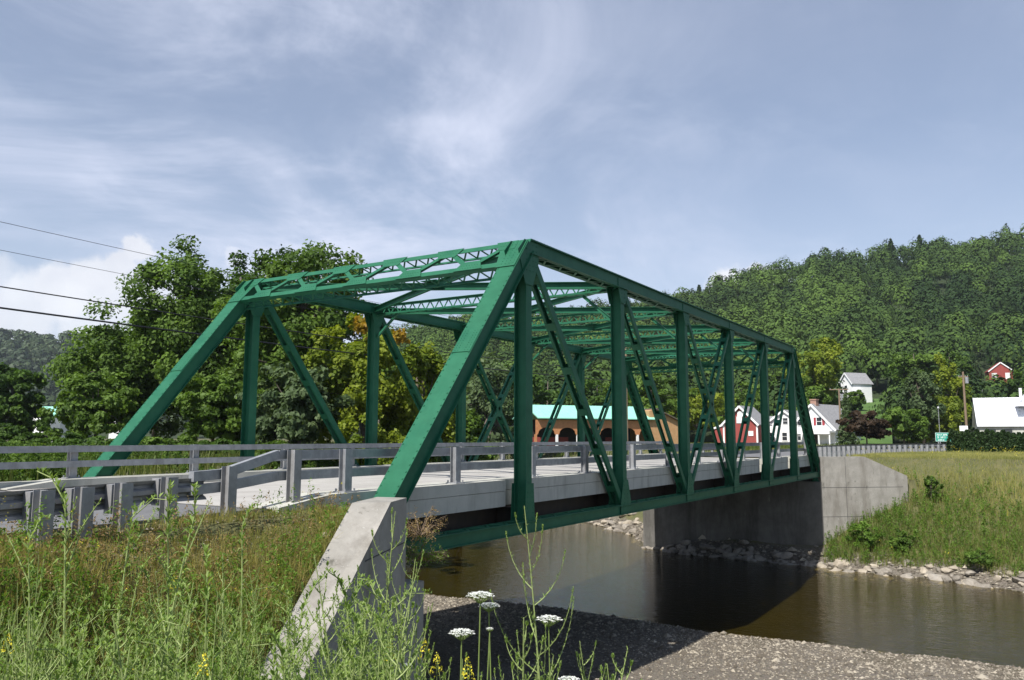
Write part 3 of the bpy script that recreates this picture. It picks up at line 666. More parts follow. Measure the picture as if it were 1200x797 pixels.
# ------------------------------------------------------------------ buildings
def gable(b, mats, cx, cy, rz, wx, dy, zb, ze, zr, over=.35, rt=.14):
    """gable-fronted block: ridge runs along local y; returns a transform for placing windows. wx wide, dy deep"""
    T = Matrix.Translation((cx, cy, 0)) @ Matrix.Rotation(rz, 4, 'Z')
    m = MB(); h = wx/2
    poly = [(-h, 0, zb), (h, 0, zb), (h, 0, ze), (0, 0, zr), (-h, 0, ze)]
    m.prism([T @ Vector(p) for p in poly], T.to_3x3() @ Vector((0, dy, 0))); local(b.location, m.build('wall', mats[0], b))
    m = MB(); sl = (zr-ze)/h
    for sg in (-1, 1):
        p0 = Vector((sg*(h+over), -over, ze-over*sl+.02)); p1 = Vector((0, -over, zr+.02))
        q = [p0, p1, p1+Vector((0, 0, rt)), p0+Vector((0, 0, rt))]
        m.prism([T @ v for v in q], T.to_3x3() @ Vector((0, dy+2*over, 0)))
    rf = local(b.location, m.build('roof', mats[1], b))
    m = MB()    # bargeboards
    for sg in (-1, 1):
        p0 = T @ Vector((sg*(h+over), -over-.05, ze-over*sl-.02)); p1 = T @ Vector((0, -over-.05, zr-.02))
        m.bar(p0, p1, T.to_3x3() @ Vector((0, 1, 0)), .06, .30)
    local(b.location, m.build('trim', mats[2], b))
    return T, rf
def window(b, T, x, z, w_, h_, frame='white', y=0, shut=False, glass='glass', name='window'):
    m = MB(); R3 = T
    def bx(x0, x1, y0, y1, z0, z1, mm): c = [(x0, y0, z0), (x1, y0, z0), (x1, y1, z0), (x0, y1, z0), (x0, y0, z1), (x1, y0, z1), (x1, y1, z1), (x0, y1, z1)]; mm.add([R3 @ Vector(k) for k in c], [(3, 2, 1, 0), (4, 5, 6, 7), (0, 1, 5, 4), (1, 2, 6, 5), (2, 3, 7, 6), (3, 0, 4, 7)])
    f = .09
    bx(x-w_/2-f, x+w_/2+f, y-.07, y-.002, z+h_/2, z+h_/2+f, m); bx(x-w_/2-f, x+w_/2+f, y-.09, y-.002, z-h_/2-f, z-h_/2, m)
    bx(x-w_/2-f, x-w_/2, y-.07, y-.002, z-h_/2, z+h_/2, m); bx(x+w_/2, x+w_/2+f, y-.07, y-.002, z-h_/2, z+h_/2, m)
    bx(x-w_/2, x+w_/2, y-.06, y-.002, z-.03, z+.03, m)
    o = local(b.location, m.build(name, frame, b)); g = MB(); bx(x-w_/2, x+w_/2, y-.03, y-.004, z-h_/2, z+h_/2, g); local(b.location, g.build('pane', glass, o))
    if shut:
        for sg in (-1, 1): k = MB(); bx(x+sg*(w_/2+.30)-.20, x+sg*(w_/2+.30)+.20, y-.06, y-.002, z-h_/2, z+h_/2, k); local(b.location, k.build('shutter', 'shut', b))
    return o
def boxT(T, x0, x1, y0, y1, z0, z1, m):
    c = [(x0, y0, z0), (x1, y0, z0), (x1, y1, z0), (x0, y1, z0), (x0, y0, z1), (x1, y0, z1), (x1, y1, z1), (x0, y1, z1)]
    m.add([T @ Vector(k) for k in c], [(3, 2, 1, 0), (4, 5, 6, 7), (0, 1, 5, 4), (1, 2, 6, 5), (2, 3, 7, 6), (3, 0, 4, 7)])
GB = .8
def facing(p, extra=0):           # rotation that turns a front (local -y) towards the road end where the photographer stands
    d = Vector((CAM.x-p.x, CAM.y-p.y)); return math.atan2(d.y, d.x)+math.pi/2+extra
# white farmhouse (gable end with chimney, ell, side porch)
D = 128; p = at(953, 520, D); b = empty('farmhouse', (p.x, p.y, GB)); rz = facing(p, R(-26))
tag(b, 'white clapboard farmhouse with brick chimney, red shutters and a side porch beyond the bridge', 'house')
k = D/FPX
T, rf = gable(b, ('white', 'shingle', 'white'), p.x, p.y, rz, 7.2, 9.5, GB, zat(502, 960, D), zat(474, 953, D))
m = MB(); boxT(T, -.6, .35, .8, 1.7, zat(480, 960, D), zat(468, 960, D), m); boxT(T, -.68, .43, .72, 1.78, zat(468.6, 960, D), zat(467.2, 960, D), m); local(b.location, m.build('chimney', 'brick', rf))
window(b, T, 1.15, zat(494, 960, D), .8, 1.25, shut=True); window(b, T, -2.0, zat(494, 960, D), .8, 1.25); window(b, T, -2.4, 2.4, .8, 1.4)
zp = zat(507, 960, D)
m = MB(); boxT(T, -1.6, 3.9, -2.4, 0, zp, zp+.28, m); boxT(T, -1.6, 3.9, -2.5, -2.4, zp-.25, zp+.33, m); local(b.location, m.build('porch_roof', 'white', b))
for x in (-1.5, .4, 2.1, 3.8): m = MB(); boxT(T, x-.09, x+.09, -2.38, -2.2, GB, zp, m); local(b.location, m.build('porch_post', 'white', b))
m = MB(); boxT(T, -.3, .7, -.05, 0, GB+.2, GB+2.3, m); local(b.location, m.build('door', 'dark', b))
m = MB(); boxT(T, -1.6, 3.9, -2.4, 0, GB-.3, GB+.2, m); local(b.location, m.build('porch_floor', 'curb', b))
Ts = T @ Matrix.Translation((3.6, 0, 0)) @ Matrix.Rotation(R(90), 4, 'Z')
for x in (2.2, 5.2, 7.6): window(b, Ts, x, 2.5, .8, 1.4, shut=x == 2.2)
D = 136; p = at(920, 520, D); b = empty('farmhouse', (p.x, p.y, GB)); rz = facing(p, R(-20))
tag(b, 'white gabled house with long grey roof between the red barn and the chimneyed farmhouse', 'house')
T, rf = gable(b, ('white', 'shingle', 'white'), p.x, p.y, rz, 7.6, 9, GB, zat(500, 920, D), zat(481, 920, D))
for x in (-2.2, 0, 2.3): window(b, T, x, 2.3, .8, 1.3)
window(b, T, .2, 4.9, .8, 1.0)
T2 = T @ Matrix.Translation((-3.6, 5, 0)); m = MB()
boxT(T2, -6.5, 0, 0, 6, GB, zat(498, 900, D), m); local(b.location, m.build('side_wing', 'white', b)); m = MB()
z0, z1 = zat(497.5, 900, D), zat(486, 900, D); v = [T2 @ Vector(q) for q in ((-6.7, -.5, z0), (-6.7, 3, z1), (-6.7, 6.5, z0), (-6.7, 6.5, z0-.15), (-6.7, -.5, z0-.15))]
m.prism(v, T.to_3x3() @ Vector((6.8, 0, 0))); local(b.location, m.build('roof', 'shingle', b))
# red barn
D = 130; p = at(868, 520, D); b = empty('barn', (p.x, p.y, GB)); rz = facing(p, R(-16))
tag(b, 'small red barn with white trim and a grey roof behind the bridge end', 'barn')
T, rf = gable(b, ('red', 'shingle', 'white'), p.x, p.y, rz, 5.4, 8, GB, zat(496, 868, D), zat(476, 868, D))
window(b, T, .1, zat(485, 868, D), .8, .7, glass='white'); window(b, T, -.1, zat(492, 868, D), .7, .9, glass='white'); window(b, T, 1.7, zat(508, 868, D), .6, .6, glass='white'); window(b, T, -1.6, zat(508, 868, D), .6, .6, glass='white')
m = MB(); boxT(T, -.9, .7, -.06, 0, GB, GB+1.5, m); local(b.location, m.build('door', 'red', b))
m = MB()
for x in (-2.7, 2.7): boxT(T, x-.13, x+.13, -.05, .1, GB, zat(496, 868, D), m)
local(b.location, m.build('trim', 'white', b))
T3 = T @ Matrix.Translation((-2.7, 1.2, 0)); m = MB(); v = [T3 @ Vector(q) for q in ((-1.9, 0, GB), (0, 0, GB), (0, 0, zat(497, 868, D)), (-1.9, 0, zat(502, 868, D)))]; m.prism(v, T.to_3x3() @ Vector((0, 5, 0))); local(b.location, m.build('lean_to', 'red', b))
m = MB(); m.bar(T3 @ Vector((-2.2, -.1, zat(502, 868, D)-.05)), T3 @ Vector((0, -.1, zat(496.5, 868, D))), T.to_3x3() @ Vector((0, 1, 0)), .2, .3); m.bar(T3 @ Vector((-2.0, 2.6, zat(502, 868, D)+.05)), T3 @ Vector((0, 2.6, zat(496.5, 868, D)+.06)), T.to_3x3() @ Vector((0, 1, 0)), 5.2, .1); local(b.location, m.build('lean_to_roof', 'white', b))
# pavilion with mint roof
D = 96; pl = at(628, 520, D); pr = at(770, 520, D+6); b = empty('pavilion', (pl.x, pl.y, GB)); tag(b, 'long orange timber pavilion with a mint green metal roof and arched openings', 'building')
ax = Vector((pr.x-pl.x, pr.y-pl.y)); Lp = ax.length; T = Matrix.Translation((pl.x, pl.y, 0)) @ Matrix.Rotation(math.atan2(ax.y, ax.x), 4, 'Z')
ze = zat(490.5, 700, D); zr = zat(475, 700, D+3)
m = MB(); m.prism([T @ Vector(q) for q in ((0, -.6, ze), (0, 3.6, zr), (0, 3.6, zr+.1), (0, -.6, ze+.1))], T.to_3x3() @ Vector((Lp, 0, 0)))
m.prism([T @ Vector(q) for q in ((0, 3.605, zr), (0, 7.8, ze), (0, 7.8, ze+.1), (0, 3.605, zr+.1))], T.to_3x3() @ Vector((Lp, 0, 0)))
for i in range(int(Lp/.45)): v = [T @ Vector(q) for q in ((i*.45, -.6, ze+.1), (i*.45, 3.6, zr+.1), (i*.45, 3.6, zr+.13), (i*.45, -.6, ze+.13))]; m.prism(v, T.to_3x3() @ Vector((.03, 0, 0)))
local(b.location, m.build('roof', 'mint', b))
nb = 6; bw = Lp/nb
for i in range(nb):
    m = MB(); x0 = i*bw; zt = ze-.15; za = ze-1.55; poly = [(x0, zt), (x0, za-.35), (x0+.25, za-.35)]
    for j in range(9): an = math.pi*(1-j/8); poly.append((x0+bw/2+(bw/2-.3)*math.cos(an), za-.25+.75*math.sin(an)))
    poly += [(x0+bw-.25, za-.35), (x0+bw, za-.35), (x0+bw, zt)]
    m.prism([T @ Vector((a, 0, c)) for a, c in poly], T.to_3x3() @ Vector((0, .12, 0))); local(b.location, m.build('arch', 'orange', b))
for i in range(nb+1): m = MB(); boxT(T, i*bw-.13, i*bw+.13, -.05, .2, GB-.2, ze-1.9, m); local(b.location, m.build('post', 'white' if 0 < i < nb else 'orange', b))
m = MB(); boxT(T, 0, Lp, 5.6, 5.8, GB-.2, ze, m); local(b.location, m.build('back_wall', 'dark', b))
m = MB(); boxT(T, .05, Lp*.38, 4.4, 4.6, GB-.2, GB+1.3, m); boxT(T, Lp*.7, Lp*.8, 4.4, 4.6, GB-.2, GB+1.3, m); local(b.location, m.build('counter', 'red', b))
m = MB(); m.prism([T @ Vector(q) for q in ((Lp+.05, 0, GB-.2), (Lp+.05, 8, GB-.2), (Lp+.05, 8, ze), (Lp+.05, 4, zr-.1), (Lp+.05, 0, ze))], T.to_3x3() @ Vector((.12, 0, 0))); local(b.location, m.build('end_wall', 'tan', b))
p = at(795, 520, D+7); T2 = Matrix.Translation((p.x, p.y, 0)) @ Matrix.Rotation(math.atan2(ax.y, ax.x), 4, 'Z'); b2 = empty('shed', (p.x, p.y, GB)); tag(b2, 'tan board shed with a low pitched roof at the right end of the pavilion', 'shed')
m = MB(); m.prism([T2 @ Vector(q) for q in ((-4.2, 0, GB-.2), (0, 0, GB-.2), (0, 0, zat(493, 795, D+7)), (-3.4, 0, zat(480, 765, D+7)), (-4.2, 0, zat(482, 765, D+7)))], T2.to_3x3() @ Vector((0, 5, 0))); local(b2.location, m.build('wall', 'tan', b2))
m = MB(); m.bar(T2 @ Vector((.3, 2.4, zat(494, 795, D+7))), T2 @ Vector((-3.4, 2.4, zat(479.2, 765, D+7))), T2.to_3x3() @ Vector((0, 1, 0)), 5.8, .12); local(b2.location, m.build('roof', 'bark', b2))
# house up on the slope
D = 205; p = at(984, 470, D); b = empty('hill_house', (p.x, p.y, zat(470, 1000, D))); tag(b, 'pale house with brown-grey roof standing above the lawn on the wooded slope', 'house')
T, rf = gable(b, ('white', 'shingle', 'white'), p.x+1, p.y-1.5, facing(p, R(-50)), 4.6, 6, zat(478, 1000, D), zat(449, 1000, D), zat(437, 1000, D))
window(b, T, 0, zat(455, 1000, D), 1.0, 1.4)
Ts = T @ Matrix.Translation((-2.3, 0, 0)) @ Matrix.Rotation(R(-90), 4, 'Z')
window(b, Ts, -2.5, zat(455, 1000, D), 1, 1.5)
m = MB(); boxT(T, 2.3, 3.6, 0, 2.6, zat(470, 1010, D), zat(458, 1010, D), m); local(b.location, m.build('annexe', 'white', b))
# two little red houses glimpsed among the hill trees
for (px, py, D, wd, lab) in ((1173, 437, 230, 6.0, 'red gabled house glimpsed high among the trees on the right slope'), (1155, 456, 222, 4.0, 'small red shed with a white corner post below the red gabled house')):
    p = at(px, py, D); b = empty('hillside_house', (p.x, p.y, p.z-3)); tag(b, lab, 'house')
    T, rf = gable(b, ('red', 'red', 'white'), p.x, p.y, facing(p, R(10)), wd, 6, p.z-3.5, p.z+.6, p.z+(3.0 if wd > 5 else 1.2), over=.2)
    window(b, T, -wd*.28, p.z-.9, 1.1, 1.6, glass='white'); window(b, T, wd*.28, p.z-.9, 1.1, 1.6, glass='white')
# white metal-roofed barn on the right
D = 104; pl = at(1145, 500, D); b = empty('barn', (pl.x, pl.y, GB)); tag(b, 'long barn under a ribbed white metal roof behind the hedge on the right', 'barn')
an = math.atan2(CAM.y-pl.y, CAM.x-pl.x)+math.pi/2; T = Matrix.Translation((pl.x, pl.y, 0)) @ Matrix.Rotation(an+R(4), 4, 'Z')
ze = zat(500, 1160, D); zr = zat(467, 1160, D+3); LL = 16
m = MB(); m.prism([T @ Vector(q) for q in ((0, 0, ze), (0, 4.2, zr), (0, 4.2, zr+.1), (0, 0, ze+.1))], T.to_3x3() @ Vector((LL, 0, 0))); m.prism([T @ Vector(q) for q in ((0, 4.205, zr), (0, 8.4, ze), (0, 8.4, ze+.1), (0, 4.205, zr+.1))], T.to_3x3() @ Vector((LL, 0, 0)))
for i in range(int(LL/.5)): v = [T @ Vector(q) for q in ((i*.5, 0, ze+.1), (i*.5, 4.2, zr+.1), (i*.5, 4.2, zr+.14), (i*.5, 0, ze+.14))]; m.prism(v, T.to_3x3() @ Vector((.05, 0, 0)))
local(b.location, m.build('roof', 'whitemetal', b))
m = MB(); m.prism([T @ Vector(q) for q in ((.3, .4, GB-.5), (.3, 8, GB-.5), (.3, 8, ze), (.3, 4.2, zr-.1), (.3, .4, ze))], T.to_3x3() @ Vector((LL-.6, 0, 0))); local(b.location, m.build('wall', 'curb', b))
T4 = T @ Matrix.Translation((8.2, .5, 0)); m = MB(); zg = zat(440, 1200, D)
m.prism([T4 @ Vector(q) for q in ((-3.6, -.4, ze+2.6), (0, -.4, zg), (3.6, -.4, ze+2.6))], T.to_3x3() @ Vector((0, 7, 0))); local(b.location, m.build('cross_gable', 'whitemetal', b))
m = MB(); boxT(T4, -3.3, -3.0, -.55, -.25, zr-.2, zr+1.1, m); local(b.location, m.build('vent', 'white', b))
m = MB()
for x in (1.2, 3.0, 5.2, 9.5): boxT(T, x, x+.9, .33, .39, ze-1.2, ze-.35, m)
local(b.location, m.build('window', 'glass', b))
# pale buildings behind the left trees
for (px, pxr, pt, pm, pb, D, mr, mw, lab) in ((26, 64, 476, 487, 502, 150, 'mint', 'white', 'low white building with a pale green metal roof beyond the left trees'),
                                             (128, 150, 478, 483, 500, 140, 'whitemetal', 'white', 'sliver of a white roofed shed seen through the big left tree')):
    p = at(px, pb, D); q = at(pxr, pb, D); b = empty('roadside_building', (p.x, p.y, GB)); tag(b, lab, 'building')
    axx = Vector((q.x-p.x, q.y-p.y)); Lq = axx.length; T = Matrix.Translation((p.x, p.y, 0)) @ Matrix.Rotation(math.atan2(axx.y, axx.x), 4, 'Z')
    zt, zm = zat(pt, px, D+2), zat(pm, px, D)
    m = MB(); m.prism([T @ Vector(v) for v in ((-.3, -.4, zm), (-.3, 3, zt), (-.3, 6.4, zm), (-.3, 6.4, zm-.12), (-.3, -.4, zm-.12))], T.to_3x3() @ Vector((Lq+.6, 0, 0))); local(b.location, m.build('roof', mr, b))
    m = MB(); boxT(T, 0, Lq, 0, 6, GB-1, zm-.13, m); local(b.location, m.build('wall', mw, b))
    for x in (Lq*.25, Lq*.7): window(b, T, x, zm-1.1, .9, 1.0)
# white box lorry parked beyond the left trees
D = 118; p = at(61, 512, D); t_ = empty('box_truck', (p.x, p.y, 0)); tag(t_, 'white box truck parked in the gap between the left trees', 'truck')
T = Matrix.Translation((p.x, p.y, 0)) @ Matrix.Rotation(facing(p, R(25)), 4, 'Z')
zq = zat(513, 60, D)
m = MB(); boxT(T, -1.0, 1.0, 0, 4.6, zq+.3, zq+2.9, m); local(t_.location, m.build('cargo_box', 'white', t_))
m = MB(); v = [T @ Vector(q) for q in ((-.95, 4.65, zq), (-.95, 6.3, zq), (-.95, 6.3, zq+1.0), (-.95, 5.7, zq+1.9), (-.95, 4.65, zq+2.0))]; m.prism(v, T.to_3x3() @ Vector((1.9, 0, 0))); local(t_.location, m.build('cab', 'white', t_))
m = MB(); boxT(T, -.95, .95, .1, 6.2, zq-.15, zq+.28, m); local(t_.location, m.build('chassis', 'dark', t_))
for x in (-.85, .85):
    for y in (1.0, 5.4): m = MB(); m.tube([T @ Vector((x-.12, y, zq-.1)), T @ Vector((x+.12, y, zq-.1))], .42, 14); local(t_.location, m.build('wheel', 'dark', t_))

# ------------------------------------------------------------------ poles, wires, signs
def pole(px, D, ztop, lab, arms=(), mat_='wood', r=.15, xf=False, xy=None, arot=None):
    p = at(px, 520, D) if xy is None else Vector((xy[0], xy[1], 0)); zb = min(float(height(p.x, p.y)), 3) if xy is None or True else 0
    b = empty('utility_pole', (p.x, p.y, zb-.5)); tag(b, lab, 'utility pole')
    m = MB(); m.tube([(0, 0, 0), (0, 0, (ztop-zb+.5)*.5), (0, 0, ztop-zb+.5)], [r, r*.85, r*.68], 10); m.build('pole', mat_, b)
    for z, L_ in arms:
        a = arot if arot is not None else facing(p); u_ = Vector((math.cos(a), math.sin(a), 0)); zz = z-zb+.5; m = MB(); m.bar(-u_*L_/2+Vector((0, 0, zz)), u_*L_/2+Vector((0, 0, zz)), (0, 0, 1), .12, .10)
        c = m.build('crossarm', mat_, b)
        for s in (-.46, -.2, .2, .46): k = MB(); k.tube([u_*L_*s+Vector((0, 0, zz+.06)), u_*L_*s+Vector((0, 0, zz+.22))], .05, 6); k.build('insulator', 'galv', c)
    if xf: k = MB(); k.tube([(.0, -.42, ztop-zb-1.2), (0, -.42, ztop-zb-.3)], .24, 12); k.build('transformer', 'galv', b)
    return b
pole(986, 118, zat(455, 985, 118), 'pale utility pole with crossarm and transformer standing right of the white farmhouse', arms=((zat(456, 985, 118), 2.6),), xf=True, r=.16)
b = pole(1134, 116, zat(435, 1133, 116), 'brown leaning utility pole behind the left end of the hedge', arms=((zat(441, 1133, 116), 1.2),), xf=True, r=.19); b.rotation_euler = (0, R(-2.2), 0)
pole(0, 0, 12.6, 'utility pole behind the bridge in front of the mint roofed pavilion', arms=((12.0, 2.4),), xy=(68, 25), arot=R(90))
pole(0, 0, 12.8, 'roadside utility pole left of the bridge carrying the overhead cables', arms=((12.2, 2.4),), xy=(-34, 25), arot=R(90))
def wire(z0, z1, y, sag, r, lab):
    pts = []
    for i in range(33):
        f = i/32; pts.append((-34+102*f, y, z0+(z1-z0)*f-4*sag*f*(1-f)))
    m = MB(); m.tube(pts, r, 5, False); tag(m.build('overhead_cable', 'wire'), lab, 'cable')
wire(12.45, 12.2, 26.1, 1.3, .012, 'thin topmost overhead wire in the left sky')
wire(10.8, 10.6, 24.2, 1.3, .010, 'second thin overhead wire below the topmost one')
wire(9.1, 9.0, 25, 0.95, .028, 'dark overhead cable third from the top, crossing the big trees')
wire(8.0, 8.0, 25, 0.75, .042, 'thickest and lowest overhead cable, crossing the big trees')
# green road sign
D = 74; p = at(1109, 530, D); b = empty('road_sign', (p.x, p.y, float(height(p.x, p.y)))); tag(b, 'green direction sign with white lettering on two posts beside the hedge', 'road sign'); rz = facing(p)
T = Matrix.Rotation(rz, 4, 'Z'); zs0 = zat(517.5, 1109, D)-b.location.z; zs1 = zat(507, 1109, D)-b.location.z; k = D/FPX
m = MB(); boxT(T, -10.4*k, 10.4*k, -.02, .02, zs0, zs1, m); pn = m.build('sign_panel', 'signg', b)
m = MB()
for (x0, x1, z0, z1) in ((-10.3, 10.3, 9.9, 10.2), (-10.3, 10.3, .3, .6), (-10.3, -10.0, .6, 9.9), (10.0, 10.3, .6, 9.9)): boxT(T, x0*k, x1*k, -.028, -.022, zs0+z0*k, zs0+z1*k, m)
rng = random.Random(4)
def word(x, z, n, h=2.0, cw=1.15):        # strokes of small capital letters, too far away to be read in the photo
    for i in range(n):
        c = x+i*cw*1.25
        for (a0, a1, b0, b1) in rng.sample([(0, .28, 0, 1), (.72, 1, 0, 1), (.3, .7, .8, 1), (.3, .7, .4, .6), (.3, .7, 0, .2)], 3): boxT(T, (c+a0*cw)*k, (c+a1*cw)*k, -.028, -.022, zs0+(z+b0*h)*k, zs0+(z+b1*h)*k, m)
word(-8.8, 6.9, 8); word(-8.8, 3.9, 7); word(-8.4, 1.1, 5, 1.6)
word(6.5, 6.9, 1); word(6.5, 3.9, 1)
m.build('lettering', 'signw', pn)
for x in (-7.5, 7.5): m = MB(); boxT(T, x*k-.05, x*k+.05, .025, .10, -.3, zs1-.1, m); m.build('post', 'galv', b)
D = 80; p = at(1130, 512, D); b = empty('small_sign', (p.x, p.y, float(height(p.x, p.y)))); tag(b, 'small white square sign at the left end of the hedge', 'sign'); T = Matrix.Rotation(facing(p), 4, 'Z')
m = MB(); boxT(T, -.36, .36, -.02, .02, zat(505, 1130, D)-b.location.z, zat(499, 1130, D)-b.location.z, m); m.build('sign_panel', 'signw', b); m = MB(); boxT(T, -.04, .04, .025, .09, -.2, zat(500, 1130, D)-b.location.z, m); m.build('post', 'galv', b)
p = at(1102, 520, 100); b = empty('lamp_post', (p.x, p.y, .8)); tag(b, 'thin grey lamp post in front of the trees above the road sign', 'lamp post'); zt = zat(479, 1102, 100)-.8
m = MB(); m.tube([(0, 0, -.3), (0, 0, zt)], [.05, .03], 8); m.build('post', 'galv', b); m = MB(); m.tube([(0, 0, zt), (0, 0, zt+.08), (0, 0, zt+.3)], [.04, .15, .07], 10); m.build('lamp_head', 'galv', b)

# ------------------------------------------------------------------ foliage
def leaf_quads(cen, size, rs, up=.35, aspect=.62, out=None):
    """leaf faces at the given centres, tilted at random, a bit towards 'out'"""
    n = len(cen); nrm = rs.normal(size=(n, 3)); nrm[:, 2] += up*2
    if out is not None: nrm += out*1.3
    nrm /= np.linalg.norm(nrm, axis=1)[:, None]+1e-9
    a = np.cross(nrm, rs.normal(size=(n, 3))); a /= np.linalg.norm(a, axis=1)[:, None]+1e-9; b = np.cross(nrm, a)
    s = (size*rs.uniform(.6, 1.35, n))[:, None]
    q = np.stack([cen-a*s, cen-b*s*aspect+nrm*s*.15, cen+a*s, cen+b*s*aspect+nrm*s*.15], 1)
    return q.reshape(-1, 3)
def crown(rs, c, r, nclump, nleaf, leaf, lobes=7, flat=.8, low=-.75):
    """leaf clumps spread through an uneven crown"""
    c = np.array(c, float); r = np.array(r, float)
    L = rs.normal(size=(lobes, 3)); L /= np.linalg.norm(L, axis=1)[:, None]; L[:, 2] = np.abs(L[:, 2])*.9-.25 if low > -1 else rs.uniform(-.8, .85, lobes); lc = L*rs.uniform(.35, .62, (lobes, 1)); lr = rs.uniform(.38, .62, lobes)
    C_ = []; O = []
    while len(C_) < nclump:
        i = rs.randint(lobes+2); d = rs.normal(size=3); d /= np.linalg.norm(d)
        if i < lobes: q = lc[i]+d*lr[i]*rs.uniform(.55, 1.05)**.6
        else: q = d*rs.uniform(.3, .85)
        if q[2] < low: continue
        C_.append(q); O.append(q/ (np.linalg.norm(q)+1e-6))
    C_ = np.array(C_); O = np.array(O); cr = rs.uniform(.10, .19, nclump)
    idx = rs.randint(nclump, size=nleaf); d = rs.normal(size=(nleaf, 3)); d /= np.linalg.norm(d, axis=1)[:, None]; d[:, 2] *= flat
    pos = C_[idx]+d*(cr[idx]*rs.uniform(.35, 1.1, nleaf))[:, None]
    P_ = c+pos*r; out = O[idx]*.6+d*.7
    tint = rs.uniform(.0, .62, nclump)[idx]+rs.uniform(-.12, .28, nleaf)
    return leaf_quads(P_, leaf, rs, out=out), tint, c+C_*r
def tree(name, base, h, r, lab, leafm='leafm', nleaf=14000, nclump=90, leaf=.2, trunk_h=None, seed=0, group=None, lobes=8, cat='tree', trunk_r=None, cz=None, low=-.75, extra=None):
    rs = np.random.RandomState(seed); b = empty(name, base); tag(b, lab, cat, group)
    th = trunk_h if trunk_h is not None else h*.3; rz = (h-th*.55)/2; cz = h-rz
    q, t, cl = crown(rs, (0, 0, cz), (r, r, rz), nclump, nleaf, leaf, lobes, low=low)
    mesh_np('crown', q, 4, leafm, t, b)
    if extra:            # boughs that have turned already
        cen = np.concatenate([np.array(at(px, py, D)-Vector(base))+rs.normal(size=(extra[2], 3))*r_*.45 for px, py, D, r_ in extra[1]]); mesh_np('turned_leaves', leaf_quads(cen, leaf, rs), 4, extra[0], rs.uniform(0, 1, len(cen)), b)
    m = MB(); tr = trunk_r or h*.022; m.tube([(0, 0, -.5), (.05*h*rs.uniform(-.4, .4), 0, h*.35), (rs.uniform(-.03, .03)*h, rs.uniform(-.03, .03)*h, h*.78)], [tr, tr*.72, tr*.2], 9)
    for i in rs.permutation(len(cl))[:16]:
        e = cl[i]; s = rs.uniform(.25, .6)*h; mid = np.array([e[0]*.45, e[1]*.45, (s+e[2])/2+.02*h]); m.tube([(0, 0, s), tuple(mid), tuple(e)], [tr*.42, tr*.26, tr*.08], 5, False)
    m.build('trunk', 'bark', b, smooth=True)
    return b
def conifer(name, base, h, r, lab, seed=0, n=2600, group=None, leafm='cedar', leaf=.28, cat='tree'):
    rs = np.random.RandomState(seed); b = empty(name, base); tag(b, lab, cat, group); lv = 15; f = rs.uniform(.06, 1, n)**.8; lay = np.floor(f*lv)/lv+rs.uniform(0, .5/lv, n)
    an = rs.uniform(0, 6.283, n); rr = r*lay*(.75+.25*np.sin(an*5+lay*40))*rs.uniform(.35, 1, n)**.5
    P_ = np.stack([rr*np.cos(an), rr*np.sin(an), h*(1-lay)-rr*.18], 1); mesh_np('crown', leaf_quads(P_, leaf, rs, up=.1), 4, leafm, rs.uniform(0, .9, n), b)
    m = MB(); m.tube([(0, 0, -.5), (0, 0, h*.98)], [h*.018, .03], 7); m.build('trunk', 'bark', b); return b
def place(px, D): p = at(px, 520, D); return (p.x, p.y, float(height(p.x, p.y))-.1)
def ground_tree(px, D, ytop, wpx, lab, **k):
    b = place(px, D) if 'zb' not in k else (*place(px, D)[:2], k.pop('zb')); h = zat(ytop, px, D)-b[2]
    return tree(k.pop('name', 'broadleaf_tree'), b, h, wpx/2*1.22*D/FPX, lab, **k)
# big trees left of the bridge
ground_tree(160, 66, 348, 172, 'large dark tree at the left edge of the big grove, above the approach railing', leafm='leafm', nleaf=40000, nclump=190, leaf=.17, seed=1, lobes=13, trunk_h=.5, low=-1)
ground_tree(226, 63, 274, 176, 'tall broad tree second from the left in the big grove', leafm='leafm', nleaf=42000, nclump=190, leaf=.17, seed=2, lobes=13, trunk_h=.5, low=-1)
ground_tree(345, 58, 232, 165, 'tallest tree of the grove with an airy top above the portal', leafm='leafm', nleaf=34000, nclump=170, leaf=.18, seed=3, lobes=12, trunk_h=.5, low=-1)
ground_tree(285, 68, 262, 170, 'dense tree between the two tallest crowns of the grove', leafm='leafd', nleaf=30000, nclump=150, leaf=.18, seed=4, trunk_h=.5, low=-1)
ground_tree(425, 52, 352, 130, 'yellow-green maple with an orange patch behind the far truss', name='maple_tree', leafm='leafy', nleaf=22000, nclump=110, leaf=.16, seed=5, trunk_h=.5, low=-1, lobes=12, extra=('leafo', ((424, 382, 46.8, .6), (468, 394, 47.5, .4)), 170))
ground_tree(492, 56, 378, 95, 'smaller yellowish tree right of the orange-patched maple', leafm='leafy', nleaf=14000, nclump=80, leaf=.17, seed=6, trunk_h=.5, low=-1)
ground_tree(250, 50, 425, 110, 'low leafy tree beneath the tall grove behind the left end post', leafm='leafm', nleaf=14000, nclump=90, leaf=.15, seed=7, trunk_h=.4, low=-1)
ground_tree(350, 47, 415, 120, 'low bright tree behind the first diagonal of the far truss', leafm='leafg', nleaf=16000, nclump=90, leaf=.15, seed=8, trunk_h=.4, low=-1)
ground_tree(110, 56, 432, 110, 'low bushy tree under the left side of the grove', leafm='leafm', nleaf=14000, nclump=90, leaf=.15, seed=9, trunk_h=.4, low=-1)
ground_tree(12, 78, 414, 88, 'dark tree at the left edge of the photo', leafm='leafd', nleaf=14000, nclump=80, leaf=.2, seed=10, trunk_h=.5, low=-1)
ground_tree(20, 60, 492, 75, 'low dark shrub behind the left end of the far railing', name='shrub', leafm='leafd', nleaf=7000, nclump=50, leaf=.13, seed=11, trunk_h=.2, cat='shrub', low=-1)
